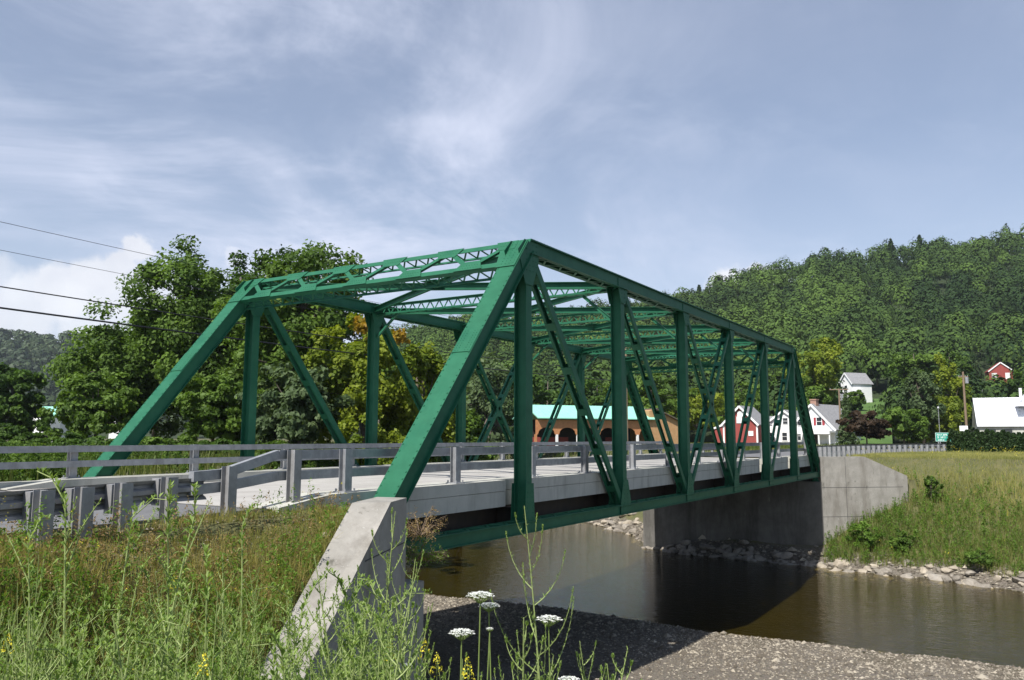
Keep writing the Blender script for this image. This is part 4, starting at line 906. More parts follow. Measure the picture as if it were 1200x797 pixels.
ground_tree(-70, 70, 400, 120, 'tree just outside the left edge of the photo', leafm='leafd', nleaf=12000, nclump=80, leaf=.2, seed=12, trunk_h=1)
ground_tree(540, 62, 430, 90, 'small green tree behind the middle of the far truss', leafm='leafm', nleaf=10000, nclump=60, leaf=.17, seed=13, trunk_h=.5, low=-1)
ground_tree(440, 44, 455, 80, 'bright green bush tree low behind the second post of the far truss', leafm='leafy', nleaf=9000, nclump=60, leaf=.13, seed=14, trunk_h=.3, low=-1)
for i, (px, D, yt, wp_, lm, lab) in enumerate(((-5, 36, 512, 60, 'leafd', 'dark roadside shrub at the left end of the far railing'), (60, 38, 519, 60, 'leafy', 'lime green shrub behind the far railing at the left'), (128, 35, 512, 74, 'leafd', 'dark roadside shrub just left of the far end post foot'), (200, 37, 508, 76, 'leafm', 'mid green shrub just right of the far end post foot'), (262, 39, 512, 60, 'leafd', 'dark shrub left of the first far truss post'), (335, 40, 512, 70, 'leafm', 'low shrub between the first two far truss posts'), (90, 42, 505, 70, 'leafd', 'dark shrub behind the lime green one'), (30, 44, 506, 80, 'leafm', 'broad shrub behind the left end of the railing'))):
    ground_tree(px, D, yt, wp_, lab, name='shrub', leafm=lm, nleaf=7000, nclump=60, leaf=.10, seed=200+i, trunk_h=.1, cat='shrub', low=-1)
# a dim belt behind them
labs = ['tree standing furthest left in the belt behind the grove', 'second tree from the left in the belt behind the grove', 'third tree of the belt behind the grove', 'tree behind the yellow maple', 'tree seen through the middle of the bridge, left of the pavilion', 'dark tree rising right behind the left end of the pavilion roof', 'dark tree behind the middle of the pavilion roof', 'tree behind the right end of the pavilion', 'tree between the pavilion and the red barn', 'tree behind the red barn', 'tree behind the white gabled house', 'tree just left of the farmhouse chimney']
for i, (px, D, yt, wp_, lm) in enumerate(((180, 95, 360, 120, 'leafd'), (300, 92, 340, 130, 'leafd'), (400, 90, 368, 120, 'leafm'), (500, 98, 392, 110, 'leafd'), (575, 112, 398, 110, 'leafg'), (640, 122, 425, 110, 'leafd'), (700, 124, 430, 110, 'leafd'), (765, 126, 425, 100, 'leafm'), (818, 140, 448, 90, 'leafy'), (860, 158, 440, 90, 'leafm'), (905, 160, 436, 80, 'leafd'), (945, 150, 430, 85, 'leafm'))):
    ground_tree(px, D, yt, wp_, labs[i], leafm=lm, nleaf=9000, nclump=70, leaf=.3, seed=30+i, trunk_h=1, low=-1, group='trees behind the bridge')
# right-hand foot of the hill
def on_hill(px, D): p = at(px, 520, D); return (p.x, p.y)
for i, (px, D, yb, yt, wp_, lm, nm, lab) in enumerate((
    (963, 150, 500, 386, 74, 'leafy', 'broadleaf_tree', 'tall yellowish tree rising behind the farmhouse'),
    (1016, 100, 520, 478, 62, 'leafr', 'ornamental_tree', 'small dark maroon tree by the curved guardrail'),
    (993, 112, 512, 458, 30, 'cedar', 'spruce_tree', 'blue-green spruce beside the pale utility pole'),
    (1083, 125, 520, 424, 58, 'leafg', 'broadleaf_tree', 'round grey-green tree above the bend in the road'),
    (1117, 135, 505, 410, 52, 'leafy', 'broadleaf_tree', 'bright yellow-green tree left of the brown pole'),
    (1060, 112, 525, 470, 60, 'leafm', 'broadleaf_tree', 'bright low tree by the bend, under the grey-green one'),
    (1100, 128, 522, 450, 50, 'leafy', 'broadleaf_tree', 'yellow-green tree behind the road sign'),
    (1064, 178, 478, 404, 56, 'leafd', 'broadleaf_tree', 'dark tree above the lawn right of the hillside house'),
    (1028, 232, 450, 398, 60, 'leafm', 'broadleaf_tree', 'green tree just right of the hillside house roof'),
    (1075, 170, 470, 398, 66, 'leafm', 'broadleaf_tree', 'broad tree behind the round grey-green one'),
    (1160, 150, 500, 460, 60, 'leafd', 'broadleaf_tree', 'dark tree behind the left end of the white roof'),
    (1222, 160, 500, 410, 60, 'leafd', 'broadleaf_tree', 'dark tree at the right edge above the white roof'),
    (1118, 190, 480, 395, 50, 'leafm', 'broadleaf_tree', 'tree between the brown pole and the little red houses'),
    (1250, 150, 500, 400, 90, 'leafd', 'broadleaf_tree', 'tree beyond the right edge behind the white barn'),
    (925, 178, 470, 408, 60, 'leafm', 'broadleaf_tree', 'tree above the white gabled house at the foot of the hill'),
    (1003, 182, 485, 455, 26, 'leafm', 'broadleaf_tree', 'small tree screening the foot of the hillside house'), (1192, 185, 480, 440, 30, 'leafd', 'broadleaf_tree', 'tree right below the red gabled hillside house'),
    (1065, 122, 515, 486, 46, 'leafm', 'shrub', 'green shrub on the bank beyond the maroon tree'))):
    p = at(px, yb, D); zb = max(p.z, .3) if yb < 505 else .7
    if nm == 'spruce_tree': conifer(nm, (p.x, p.y, zb), zat(yt, px, D)-zb, wp_/2*D/FPX, lab, seed=60+i, leafm='leafg'); continue
    tree(nm, (p.x, p.y, zb), zat(yt, px, D)-zb, wp_/2*D/FPX, lab, leafm=lm, nleaf=9000, nclump=75, leaf=.24 if D < 130 else .3, seed=60+i, trunk_h=.8 if nm != 'ornamental_tree' else 1.6, low=-1, cat='shrub' if nm == 'shrub' else 'tree')
# arborvitae hedge
D = 72; rs = np.random.RandomState(77); cen = []; b = at(1117, 530, D); e = at(1275, 530, D-6); hb = empty('hedge', (b.x, b.y, .5)); tag(hb, 'dense dark green cedar hedge in front of the white roofed barn', 'hedge')
n = 26; zt = zat(505, 1150, D)-.5
for i in range(n):
    f = i/(n-1); c = np.array([(e.x-b.x)*f, (e.y-b.y)*f, 0]); hh = zt*rs.uniform(.9, 1.08); k = 1700; z = rs.uniform(0, 1, k); an = rs.uniform(0, 6.283, k); rr = .52*(1-z**3*.85)*rs.uniform(.75, 1, k)
    cen.append(c+np.stack([rr*np.cos(an), rr*np.sin(an), z*hh], 1))
cen = np.concatenate(cen); mesh_np('foliage', leaf_quads(cen, .10, rs, up=.2), 4, 'cedar', rs.uniform(0, .9, len(cen)), hb)
m = MB()
for i in range(n): f = i/(n-1); m.tube([((e.x-b.x)*f, (e.y-b.y)*f, -.4), ((e.x-b.x)*f, (e.y-b.y)*f, zt*.8)], .05, 5)
m.build('stems', 'bark', hb)

# ------------------------------------------------------------------ hills
def hill(name, pxs, ridge_py, Dr, D0, D1, nr, seed, matn='soil', rough=3):
    """a real hill: rises from D0 to its ridge Dr and falls away behind, along bearings given by photo columns"""
    cols = np.linspace(pxs[0], pxs[-1], 90); ry = np.interp(cols, pxs, ridge_py); Ds = np.concatenate([np.linspace(D0, Dr, nr), np.linspace(Dr, D1, 8)[1:]])
    X = np.zeros((len(Ds), len(cols))); Y = X.copy(); Z = X.copy()
    for j, (c, y) in enumerate(zip(cols, ry)):
        hz = zat(y, c, Dr)
        for i, D in enumerate(Ds):
            p = at(c, 520, D); X[i, j] = p.x; Y[i, j] = p.y; f = (D-D0)/(Dr-D0)
            Z[i, j] = (.3+(hz-.3)*(f**1.5)*(1.1-.1*f)) if f <= 1 else hz*(1-.35*((D-Dr)/(D1-Dr)))
    Z += fbm(X, Y, 40, 3, seed)*rough*(Z > 3)-.5
    o = grid_obj(name, X, Y, Z, matn); tag(o, kind='structure'); return cols, Ds, X, Y, Z, ry
M['hillsoil'] = mat('hill_floor', (.015, .028, .008), (.03, .05, .012), .1, 1); M['lawn'] = mat('lawn_grass', (.05, .11, .018), (.08, .15, .025), .3, .95)
pxs = [430, 500, 560, 640, 700, 780, 830, 900, 960, 1000, 1060, 1100, 1150, 1200, 1300, 1500, 1750]; rdg = [418, 402, 392, 384, 378, 366, 354, 332, 321, 314, 304, 299, 292, 287, 280, 274, 280]
cols, Ds, HX, HY, HZ, ry = hill('hill', pxs, rdg, 430, 150, 900, 26, 3, 'hillsoil')
def hill_z(cols, Ds, HZ, c, D):
    ci = (c-cols[0])/(cols[-1]-cols[0])*(len(cols)-1); i0 = np.clip(ci.astype(int), 0, len(cols)-2); fc = ci-i0; di = np.searchsorted(Ds, D)-1; di = np.clip(di, 0, len(Ds)-2); fd = (D-Ds[di])/(Ds[di+1]-Ds[di])
    return (HZ[di, i0]*(1-fc)+HZ[di, i0+1]*fc)*(1-fd)+(HZ[di+1, i0]*(1-fc)+HZ[di+1, i0+1]*fc)*fd
def forest(name, cols, Ds, HZ, Dr, D0, spacing, lab, matn, seed, k, leaf, rad, hgt, skip=None, dmin=None):
    rs = np.random.RandomState(seed); a0, a1 = [math.atan((c-600)/FPX) for c in (cols[0], cols[-1])]
    dm = dmin or D0; area = .5*(a1-a0)*((Dr*1.04)**2-dm**2); n = int(area/spacing**2)
    an = rs.uniform(a0, a1, n); rr = np.sqrt(rs.uniform(dm**2, (Dr*1.04)**2, n)); c = 600+FPX*np.tan(an); D = rr*1.0
    keep = (c > cols[0]) & (c < cols[-1]); c = c[keep]; D = D[keep]; z = hill_z(cols, Ds, HZ, c, D)
    d0 = np.array(FW); r0 = np.array(RT); u0 = np.array(UP); dirs = d0+r0*((c-600)/FPX)[:, None]+u0*((398.5-520)/FPX); xy = (np.array(CAM)+dirs*D[:, None])[:, :2]
    if skip is not None: kk = ~skip(c, D); xy = xy[kk]; z = z[kk]; c = c[kk]
    n = len(z); R_ = rs.uniform(*rad, n); H_ = rs.uniform(*hgt, n)
    tt = np.clip(.36+rs.normal(0, .26, n)+1.4*fbm(xy[:, 0], xy[:, 1], 60, 2, 21), .02, .95)
    ctr = np.column_stack([xy, z+H_*.62])
    d = rs.normal(size=(n, k, 3)); d /= np.linalg.norm(d, axis=2)[:, :, None]; d[:, :, 2] = np.abs(d[:, :, 2])*1.15-.35
    lump = 1+.22*np.sin(d[:, :, 0]*5+tt[:, None]*40)*np.cos(d[:, :, 1]*5+tt[:, None]*70)
    pos = ctr[:, None, :]+d*np.stack([R_, R_, H_*.5], 1)[:, None, :]*(lump*rs.uniform(.82, 1.04, (n, k)))[:, :, None]
    q = leaf_quads(pos.reshape(-1, 3), leaf, rs, up=.5, out=d.reshape(-1, 3)*5.5, aspect=.85)
    o = mesh_np(name, q, 4, matn, (tt[:, None]+rs.uniform(-.07, .09, (n, k))).ravel()); tag(o, lab, 'forest', kind='stuff'); return o
forest('hillside_forest', cols, Ds, HZ, 430, 150, 6.6, 'dense mixed green forest covering the hill on the right', 'hillf', 5, 330, .50, (2.8, 6.8), (7, 16), skip=lambda c, D: (c > 976) & (c < 1052) & (D < 224) | (c > 1142) & (c < 1190) & (D < 232) & (D > 206))
# pines breaking the skyline
for px, yt, s in ((1057, 270, 24), (1092, 266, 22), (824, 328, 22), (833, 331, 20), (1188, 270, 12)):
    D = 424; p = at(px, 520, D); z = float(hill_z(cols, Ds, HZ, np.array([px], float), np.array([float(D)]))[0])
    conifer('pine_tree', (p.x, p.y, z), zat(yt, px, D)-z, s/2*D/FPX*1.1, 'dark pine on the ridge at the '+ {1057: 'middle of the right skyline', 1092: 'right skyline, right of the matching pine', 824: 'left end of the hill, behind the top chord', 833: 'left end of the hill, the second one there', 945: 'left part of the ridge, a small tip', 1188: 'far right of the ridge'}[px], seed=px, n=1500, leaf=.7)
# lawn on the slope below the hillside house
lw = MB(); vv = []; cs = [1002, 1015, 1030, 1046]; dd = [128, 150, 175, 200, 215]
for D_ in dd:
    for c_ in cs:
        p = at(c_, 520, D_); vv.append((p.x, p.y, 1.2+(zat(470, 1000, 205)-1.2)*((D_-128)/78)**1.0))
lw.add(vv, [(i*4+j, i*4+j+1, (i+1)*4+j+1, (i+1)*4+j) for i in range(4) for j in range(3)]); tag(lw.build('lawn', 'lawn'), kind='structure')
# distant hill on the left
cols2, Ds2, X2, Y2, Z2, ry2 = hill('hill', [-500, -200, 0, 90, 200, 350, 520, 640], [410, 402, 397, 400, 408, 420, 430, 440], 900, 420, 1700, 20, 8, 'hillsoil')
forest('distant_forest', cols2, Ds2, Z2, 900, 420, 11.5, 'hazy blue-green forest on the distant hill at the left', 'farf', 6, 70, 1.6, (5, 8), (10, 15))

# ------------------------------------------------------------------ rocks and gravel
def rock_mesh(seed, pale=False):
    rs = np.random.RandomState(seed); import bmesh
    bm = bmesh.new(); bmesh.ops.create_icosphere(bm, subdivisions=2, radius=1); sc = np.array([rs.uniform(.8, 1.3), rs.uniform(.6, .95), rs.uniform(.45, .7)])
    pl = [(lambda n: (n/np.linalg.norm(n), rs.uniform(.55, .85)))(rs.normal(size=3)) for _ in range(9)]
    for v in bm.verts:
        c = np.array(v.co)
        for n, d in pl:
            k = c @ n
            if k > d: c = c-n*(k-d)
        c = c*(1+rs.uniform(-.03, .03)); v.co = Vector(c*sc)
    me = bpy.data.meshes.new('rock'); bm.to_mesh(me); bm.free(); me.materials.append(M['rockp' if pale else 'rock']); return me
RM = [rock_mesh(i) for i in range(6)]; RP = [rock_mesh(20+i, True) for i in range(5)]
rs = np.random.RandomState(9)
def add_rock(x, y, s, pale, lab, grp, dz=.12):
    me = (RP if pale else RM)[rs.randint(5)]; o = bpy.data.objects.new('rock', me); C.objects.link(o); o.location = (x, y, max(float(height(x, y)), WATER-.15)+s*dz); o.scale = (s, s, s*rs.uniform(.8, 1.1)); o.rotation_euler = (rs.uniform(-.3, .3), rs.uniform(-.3, .3), rs.uniform(0, 6.28)); tag(o, lab, 'rock', grp)
for i in range(125):
    y = rs.uniform(.0, 10.6); x = float(shore_far(y))+abs(rs.normal(0, .55))-.45; add_rock(min(x, 37.9), y, rs.uniform(.14, .42), False, 'grey rock in the shaded riprap at the foot of the far abutment', 'rocks under the far abutment', .35 if x > 36.6 else .1)
for i in range(95):
    y = rs.uniform(-14, -.2); u = rs.uniform(0, 1); x = float(shore_far(y))+rs.uniform(-.6, .9); add_rock(x, y, rs.uniform(.12, .40)*(1.5 if rs.rand() < .15 else 1), rs.rand() < .3, 'pale rock along the sunny waterline right of the far abutment', 'rocks on the right shore')
for i in range(75):
    y = rs.uniform(11, 30); x = float(shore_far(y))+rs.uniform(-.6, 3.0); add_rock(x, y, rs.uniform(.2, .55), rs.rand() < .6, 'sunlit rock on the bank left of the far abutment, seen under the bridge', 'rocks on the upstream bank')
def pebbles(name, xy, size, lab, seed):
    rs = np.random.RandomState(seed); n = len(xy); z = height(xy[:, 0], xy[:, 1]); s = size*rs.lognormal(0, .45, n)
    o8 = np.array([[1, 0, 0], [0, 1, 0], [-1, 0, 0], [0, -1, 0], [0, 0, .6], [0, 0, -.6]]); F = [(0, 1, 4), (1, 2, 4), (2, 3, 4), (3, 0, 4)]
    a = rs.uniform(0, 6.28, n); ca, sa = np.cos(a), np.sin(a); V = np.tile(o8, (n, 1, 1))*rs.uniform(.7, 1.3, (n, 6, 1)); V[:, :, 1] *= rs.uniform(.5, 1, n)[:, None]
    X = V[:, :, 0]*ca[:, None]-V[:, :, 1]*sa[:, None]; Y = V[:, :, 0]*sa[:, None]+V[:, :, 1]*ca[:, None]; V = np.stack([X, Y, V[:, :, 2]], -1)*s[:, None, None]+np.stack([xy[:, 0], xy[:, 1], z+s*.15], -1)[:, None, :]
    q = np.concatenate([V[:, list(f), :] for f in F], 1).reshape(-1, 3); tag(mesh_np(name, q, 3, 'pebble', np.repeat(rs.uniform(0, 1, n)**2, 4)), lab, 'gravel', kind='stuff')
M['pebble'] = leafmat('pebble', (.11, .094, .074), (.38, .34, .275), 0.0, .85)
yy = rs.uniform(-13, 14, 38000); xx = shore_near(yy)+.3-rs.exponential(4.5, 38000); k = (xx > 1.5); pebbles('gravel', np.column_stack([xx, yy])[k], .030, 'loose gravel and pebbles on the bar beside the river', 1)
yy = rs.uniform(-13, 12, 1500); xx = shore_near(yy)+.2-rs.exponential(5, 1500); pebbles('cobbles', np.column_stack([xx, yy])[xx > 2], .065, 'larger cobbles strewn over the gravel bar', 7)
yy = rs.uniform(-14, 30, 5000); xx = shore_far(yy)+rs.uniform(-.7, 1.4, 5000); pebbles('shore_gravel', np.column_stack([xx, yy]), .07, 'small stones along the far waterline', 2)
yy = rs.uniform(-3.2, .1, 2600); xx = rs.uniform(-12, -1.6, 2600); pebbles('verge_gravel', np.column_stack([xx, yy]), .022, 'gravel on the road verge under the near guardrail', 3)
# driftwood stick on the bar
p = at(775, 765, 17.3); q = at(822, 769, 17.6); zz = float(height(p.x, p.y)); m = MB(); a = Vector((p.x, p.y, zz+.05)); b_ = Vector((q.x, q.y, zz+.10)); m.tube([a, a.lerp(b_, .3)+Vector((0, .05, .06)), a.lerp(b_, .7)+Vector((0, -.04, .04)), b_], [.028, .024, .018, .008], 6)
m.tube([a.lerp(b_, .35)+Vector((0, .05, .06)), a.lerp(b_, .6)+Vector((.2, .28, .12))], [.014, .005], 5); tag(m.build('driftwood_branch', 'wood'), 'bleached driftwood branch lying on the gravel at the edge of the bridge shadow', 'branch')

# ------------------------------------------------------------------ grass and weeds
def blades(xy, z, h, w, rs, lean=.35):
    n = len(xy); a = rs.uniform(0, 6.283, n); la = rs.uniform(0, 6.283, n); l = np.abs(rs.normal(0, lean, n)); d = np.stack([np.cos(a), np.sin(a), a*0], 1)*(w/2)[:, None]; ld = np.stack([np.cos(la), np.sin(la), la*0], 1)
    b = np.column_stack([xy, z]); up = np.array([0, 0, 1.]); m = b+up*(h*.55)[:, None]+ld*(h*l*.3)[:, None]; t = b+up*(h*(1-.25*l))[:, None]+ld*(h*l)[:, None]
    q = np.stack([b-d, b+d, m+d*.85, m-d*.85, m-d*.85, m+d*.85, t+d*.12, t-d*.12], 1); return q.reshape(-1, 3)
def visible(xy, margin=60, dmin=0):
    d = np.column_stack([xy, np.zeros(len(xy))])-np.array(CAM); f = d @ np.array((FW.x, FW.y, 0)); r = d @ np.array((RT.x, RT.y, 0)); c = 600+FPX*r/np.maximum(f, .1); return (f > dmin) & (c > -margin) & (c < 1200+margin)
def off_wall(xy, gap=.05):
    s = (xy[:, 0]-o0.x)*dr.x+(xy[:, 1]-o0.y)*dr.y; nn_ = (xy[:, 0]-o0.x)*nr.x+(xy[:, 1]-o0.y)*nr.y; return ~((s > -.6) & (s < 6.0) & (nn_ < gap) & (nn_ > -th-gap)) & ~((xy[:, 1] > -1.1) & (xy[:, 0] > -.75) & (xy[:, 0] < 1))
def inner(xy):     # embankment side of the wing wall
    s = (xy[:, 0]-o0.x)*dr.x+(xy[:, 1]-o0.y)*dr.y; nn_ = (xy[:, 0]-o0.x)*nr.x+(xy[:, 1]-o0.y)*nr.y; return (nn_ < -th) | (s > 6)
rs = np.random.RandomState(31)
xy = np.column_stack([rs.uniform(-13.5, .6, 190000), rs.uniform(-10.5, .30, 190000)]); xy = xy[visible(xy) & off_wall(xy)]; dcam = np.hypot(xy[:, 0]-CAM.x, xy[:, 1]-CAM.y); xy = xy[dcam > 2.0]
cov = sstep(.30, -.45, xy[:, 1]+.5*fbm(xy[:, 0], xy[:, 1], 1.5, 2, 3)); xy = xy[rs.rand(len(xy)) < .12+.88*cov]
lowside = (xy[:, 0] > -5.5) & ~inner(xy); xy = xy[~lowside | (rs.rand(len(xy)) < .6)]
n = len(xy); pn_ = fbm(xy[:, 0], xy[:, 1], 1.6, 3, 12); hh = (.34+.5*np.clip(pn_+.2, 0, .6))*rs.uniform(.5, 1.25, n)*(.34+.66*sstep(-.35, -1.9, xy[:, 1]))
tint = .36+.9*fbm(xy[:, 0], xy[:, 1], 2.3, 3, 4)+rs.uniform(-.25, .35, n)+.38*sstep(-3.8, -1.2, xy[:, 1])
tag(mesh_np('meadow_grass', blades(xy, height(xy[:, 0], xy[:, 1])-.02, hh, rs.uniform(.004, .011, n), rs), 4, 'grass', np.repeat(tint, 2)), 'rough green and straw coloured grass on the near embankment', 'grass', kind='stuff')
# leafy undergrowth: short stems carrying many small leaves
def forbs(name, xy, hmax, nl, leaf, matn, lab, rs, tint0=.4, base_z=None):
    n = len(xy); h = hmax*rs.uniform(.45, 1, n); z = height(xy[:, 0], xy[:, 1]) if base_z is None else base_z; t = rs.uniform(.12, 1, (n, nl)); an = rs.uniform(0, 6.283, (n, nl)); r = (.10*(1.15-t))*rs.uniform(.4, 1.3, (n, nl))*(hmax/.6)
    ln = rs.normal(0, .12, (n, 1, 2))*h[:, None, None]; P_ = np.stack([xy[:, 0, None]+r*np.cos(an)+ln[:, :, 0]*t, xy[:, 1, None]+r*np.sin(an)+ln[:, :, 1]*t, z[:, None]+t*h[:, None]], -1).reshape(-1, 3)
    tt = (tint0+rs.normal(0, .18, n))[:, None]+rs.uniform(-.15, .25, (n, nl)); tag(mesh_np(name, leaf_quads(P_, leaf, rs, up=.25, aspect=.34), 4, matn, tt.ravel()), lab, 'undergrowth', kind='stuff')
k = rs.choice(len(xy), 9500, replace=False); xf_ = xy[k]; xf_ = xf_[rs.rand(len(xf_)) < .05+.95*sstep(-.7, -2.3, xf_[:, 1])]
forbs('undergrowth', xf_, .66, 36, .027, 'forb', 'leafy green weeds growing thick through the near embankment grass', rs)
k = rs.choice(len(xy), 2600, replace=False); forbs('dry_weeds', xy[k], .42, 22, .020, 'deadleaf', 'reddish brown dry weeds among the near embankment grass', rs)
# narrow-leaved tall weeds
def lance(P0, D0, L, wd, droop, rs):
    """lance leaves: two quads each from P0 along D0, drooping"""
    n = len(P0); sd = np.cross(D0, [0, 0, 1.]); sd /= np.linalg.norm(sd, axis=1)[:, None]+1e-9; dn = np.array([0, 0, -1.]); Lc = L[:, None]; w2 = (wd/2)[:, None]
    m = P0+D0*Lc*.5+dn*Lc*droop*.12; t = P0+D0*Lc*.92+dn*Lc*droop*.6
    return np.stack([P0-sd*w2*.25, P0+sd*w2*.25, m+sd*w2, m-sd*w2, m-sd*w2, m+sd*w2, t+sd*w2*.1, t-sd*w2*.1], 1).reshape(-1, 3)
def weed(kind, H_, seed, leafn=90):
    """returns an Empty with stem, leaves and (kind 'panicle') buds"""
    rs = np.random.RandomState(seed); b = empty('tall_weed'); st = MB(); ls = []; tt = []; n = 14; bend = rs.uniform(-.12, .12, 2)*H_
    nod = rs.uniform(.05, .12)*H_ if kind == 'nodding' else 0; na = rs.uniform(0, 6.28)
    def axis_pt(t):
        q = np.array([bend[0]*t*t, bend[1]*t*t, H_*t])
        if nod and t > .86: k = (t-.86)/.14; q[0] += math.cos(na)*nod*k*1.1; q[1] += math.sin(na)*nod*k*1.1; q[2] -= nod*.9*k*k
        return q
    pts = [axis_pt(i/n) for i in range(n+1)]; st.tube([tuple(p) for p in pts], [.0055*(1-i/n)+.0014 for i in range(n+1)], 5)
    def leaves_on(f, t0, t1, k, l0, l1, wd, el=.6, droop=.8):
        t = np.linspace(t0, t1, k)+rs.uniform(-.01, .01, k); P0 = np.array([f(min(max(a, 0), 1)) for a in t]); az = np.arange(k)*2.4+rs.uniform(-.3, .3, k); e = el+rs.uniform(-.2, .2, k)
        D0 = np.stack([np.cos(az)*np.cos(e), np.sin(az)*np.cos(e), np.sin(e)], 1); L = np.interp(t, [t0, t1], [l0, l1])*rs.uniform(.6, 1.15, k); ls.append(lance(P0, D0, L, L*wd, droop, rs)); tt.extend(np.repeat(rs.uniform(.1, .9, k), 2))
    if kind == 'nodding':
        leaves_on(axis_pt, .12, .8, leafn, .085, .055, .16); leaves_on(axis_pt, .8, 1, 46, .045, .022, .26, el=.9, droop=.3)
        for j in range(rs.randint(4, 8)):
            t0 = rs.uniform(.3, .8); az = rs.uniform(0, 6.28); L = rs.uniform(.12, .26)*H_*.6; p0 = axis_pt(t0)
            f = lambda t, p0=p0, az=az, L=L: p0+np.array([math.cos(az)*L*t*.6, math.sin(az)*L*t*.6, L*(t-.12*t*t)])
            st.tube([tuple(f(i/4)) for i in range(5)], [.0025, .0022, .002, .0016, .001], 4); leaves_on(f, .1, 1, 26, .035, .018, .22, el=.8, droop=.3)
    else:
        leaves_on(axis_pt, .1, .62, leafn, .085, .055, .13, el=.5); leaves_on(axis_pt, .62, 1, 60, .032, .014, .16, el=.85, droop=.2)
        nb_ = 15
        for j in range(nb_):
            t0 = .38+.58*j/nb_; az = j*2.4+rs.uniform(-.3, .3); L = H_*(.36*(1-t0)**.9+.03)*rs.uniform(.8, 1.25); p0 = axis_pt(t0)
            f = lambda t, p0=p0, az=az, L=L: p0+np.array([math.cos(az)*L*.62*math.sin(t*1.3), math.sin(az)*L*.62*math.sin(t*1.3), L*.95*t*t*.5+L*.5*t])
            st.tube([tuple(f(i/5)) for i in range(6)], [.0024, .0021, .0018, .0015, .0012, .0008], 4); leaves_on(f, .15, 1, max(8, int(L*150)), .026, .012, .2, el=.9, droop=.2)
            for u in (.93, 1.0): leaves_on(f, u-.05, u, 9, .014, .010, .42, el=1.1, droop=0)
    so_ = st.build('stem', 'stem', b); so_.data.attributes.new('tint', 'FLOAT', 'FACE').data.foreach_set('value', np.full(len(so_.data.polygons), .5, dtype=np.float32))
    mesh_np('leaves', np.concatenate(ls), 4, 'weed', np.array(tt), b); return b
def put(b, px, ptop, D, H_, rz=0, lab=None, grp=None):
    p = at(px, 520, D); zt = zat(ptop, px, D); zg = float(height(p.x, p.y)); s = (zt-zg)/H_; b.location = (p.x, p.y, zg-.03); b.scale = (min(s, 1.6),)*2+(s,); b.rotation_euler = (0, 0, rz); tag(b, lab, 'weed', grp); return b
put(weed('panicle', 1.6, 1), 641, 583, 3.3, 1.6, .4, 'tallest branching weed in front of the river, between the white flowers')
put(weed('nodding', 1.5, 2, 120), 181, 516, 3.7, 1.5, 1.0, 'tall pale weed standing alone before the near guardrail posts')
protos = [weed('nodding', 1.2, 11), weed('nodding', 1.0, 12, 70), weed('panicle', 1.1, 13, 70), weed('nodding', 1.3, 14), weed('panicle', .9, 15, 60), weed('nodding', .9, 16, 60)]; PH = [1.2, 1.0, 1.1, 1.3, .9, .9]
used = set()
def wcopy(i, px, pt, D, lab, grp=None):
    b = protos[i]
    if i in used: b = copy_tree(protos[i])
    used.add(i); return put(b, px, pt, D, PH[i], rs.uniform(0, 6.28), lab, grp)
spec = [(0, 98, 508, 4.2, 'weed with a hooked tip rising across the leftmost guardrail posts'), (1, 20, 512, 4.0, 'twin-tipped weed at the left edge above the guardrail'), (3, 142, 532, 4.4, 'leafy weed just left of the tallest left weed'), (1, 215, 530, 4.6, 'leafy weed just right of the tallest left weed'), (3, 62, 560, 4.3, 'weed before the second guardrail post'),
        (5, 255, 600, 4.0, 'weed with side shoots near the middle of the embankment'), (2, 448, 590, 4.6, 'branching weed before the corner of the near abutment'), (4, 410, 640, 4.2, 'feathery weed against the wing wall face'), (2, 470, 650, 4.9, 'thin weed before the shaded wall step'), (4, 497, 690, 3.3, 'short hooked weed left of the flat white flowers'),
        (4, 690, 742, 3.0, 'slim weed tip right of the tallest river weed'), (2, 700, 735, 3.4, 'second slim weed tip right of the river weed'), (4, 726, 752, 3.1, 'rightmost slim weed tip at the lower edge'), (4, 612, 700, 3.2, 'small branching weed just left of the tallest river weed'), (5, 294, 560, 5.5, 'weed before the third guardrail post from the right'), (3, 345, 640, 4.6, 'weed leaning over the grass left of the wing wall')]
for i, px, pt, D, lab in spec: wcopy(i, px, pt, D, lab)
for j in range(150):
    px = rs.uniform(-20, 470); D = rs.uniform(3.0, 7.5); pt = 600+rs.uniform(35, 180)+max(0, (5-D))*18
    if px > 330: pt = max(pt, 650+.2*(px-330)); D = rs.uniform(3.0, 4.8)
    wcopy(rs.randint(6), px, pt, D, 'green weed standing in the near embankment grass', 'weeds on the near embankment')
for j in range(14): wcopy(rs.randint(6), rs.uniform(320, 470), rs.uniform(620, 730), rs.uniform(3.2, 5.2), 'pale weed growing against the near wing wall', 'weeds against the wing wall')
for j in range(12): wcopy([2, 4][j % 2], rs.uniform(480, 640), rs.uniform(740, 792), rs.uniform(2.9, 3.6), 'weed tip along the bottom edge below the white flowers', 'weeds along the bottom edge')
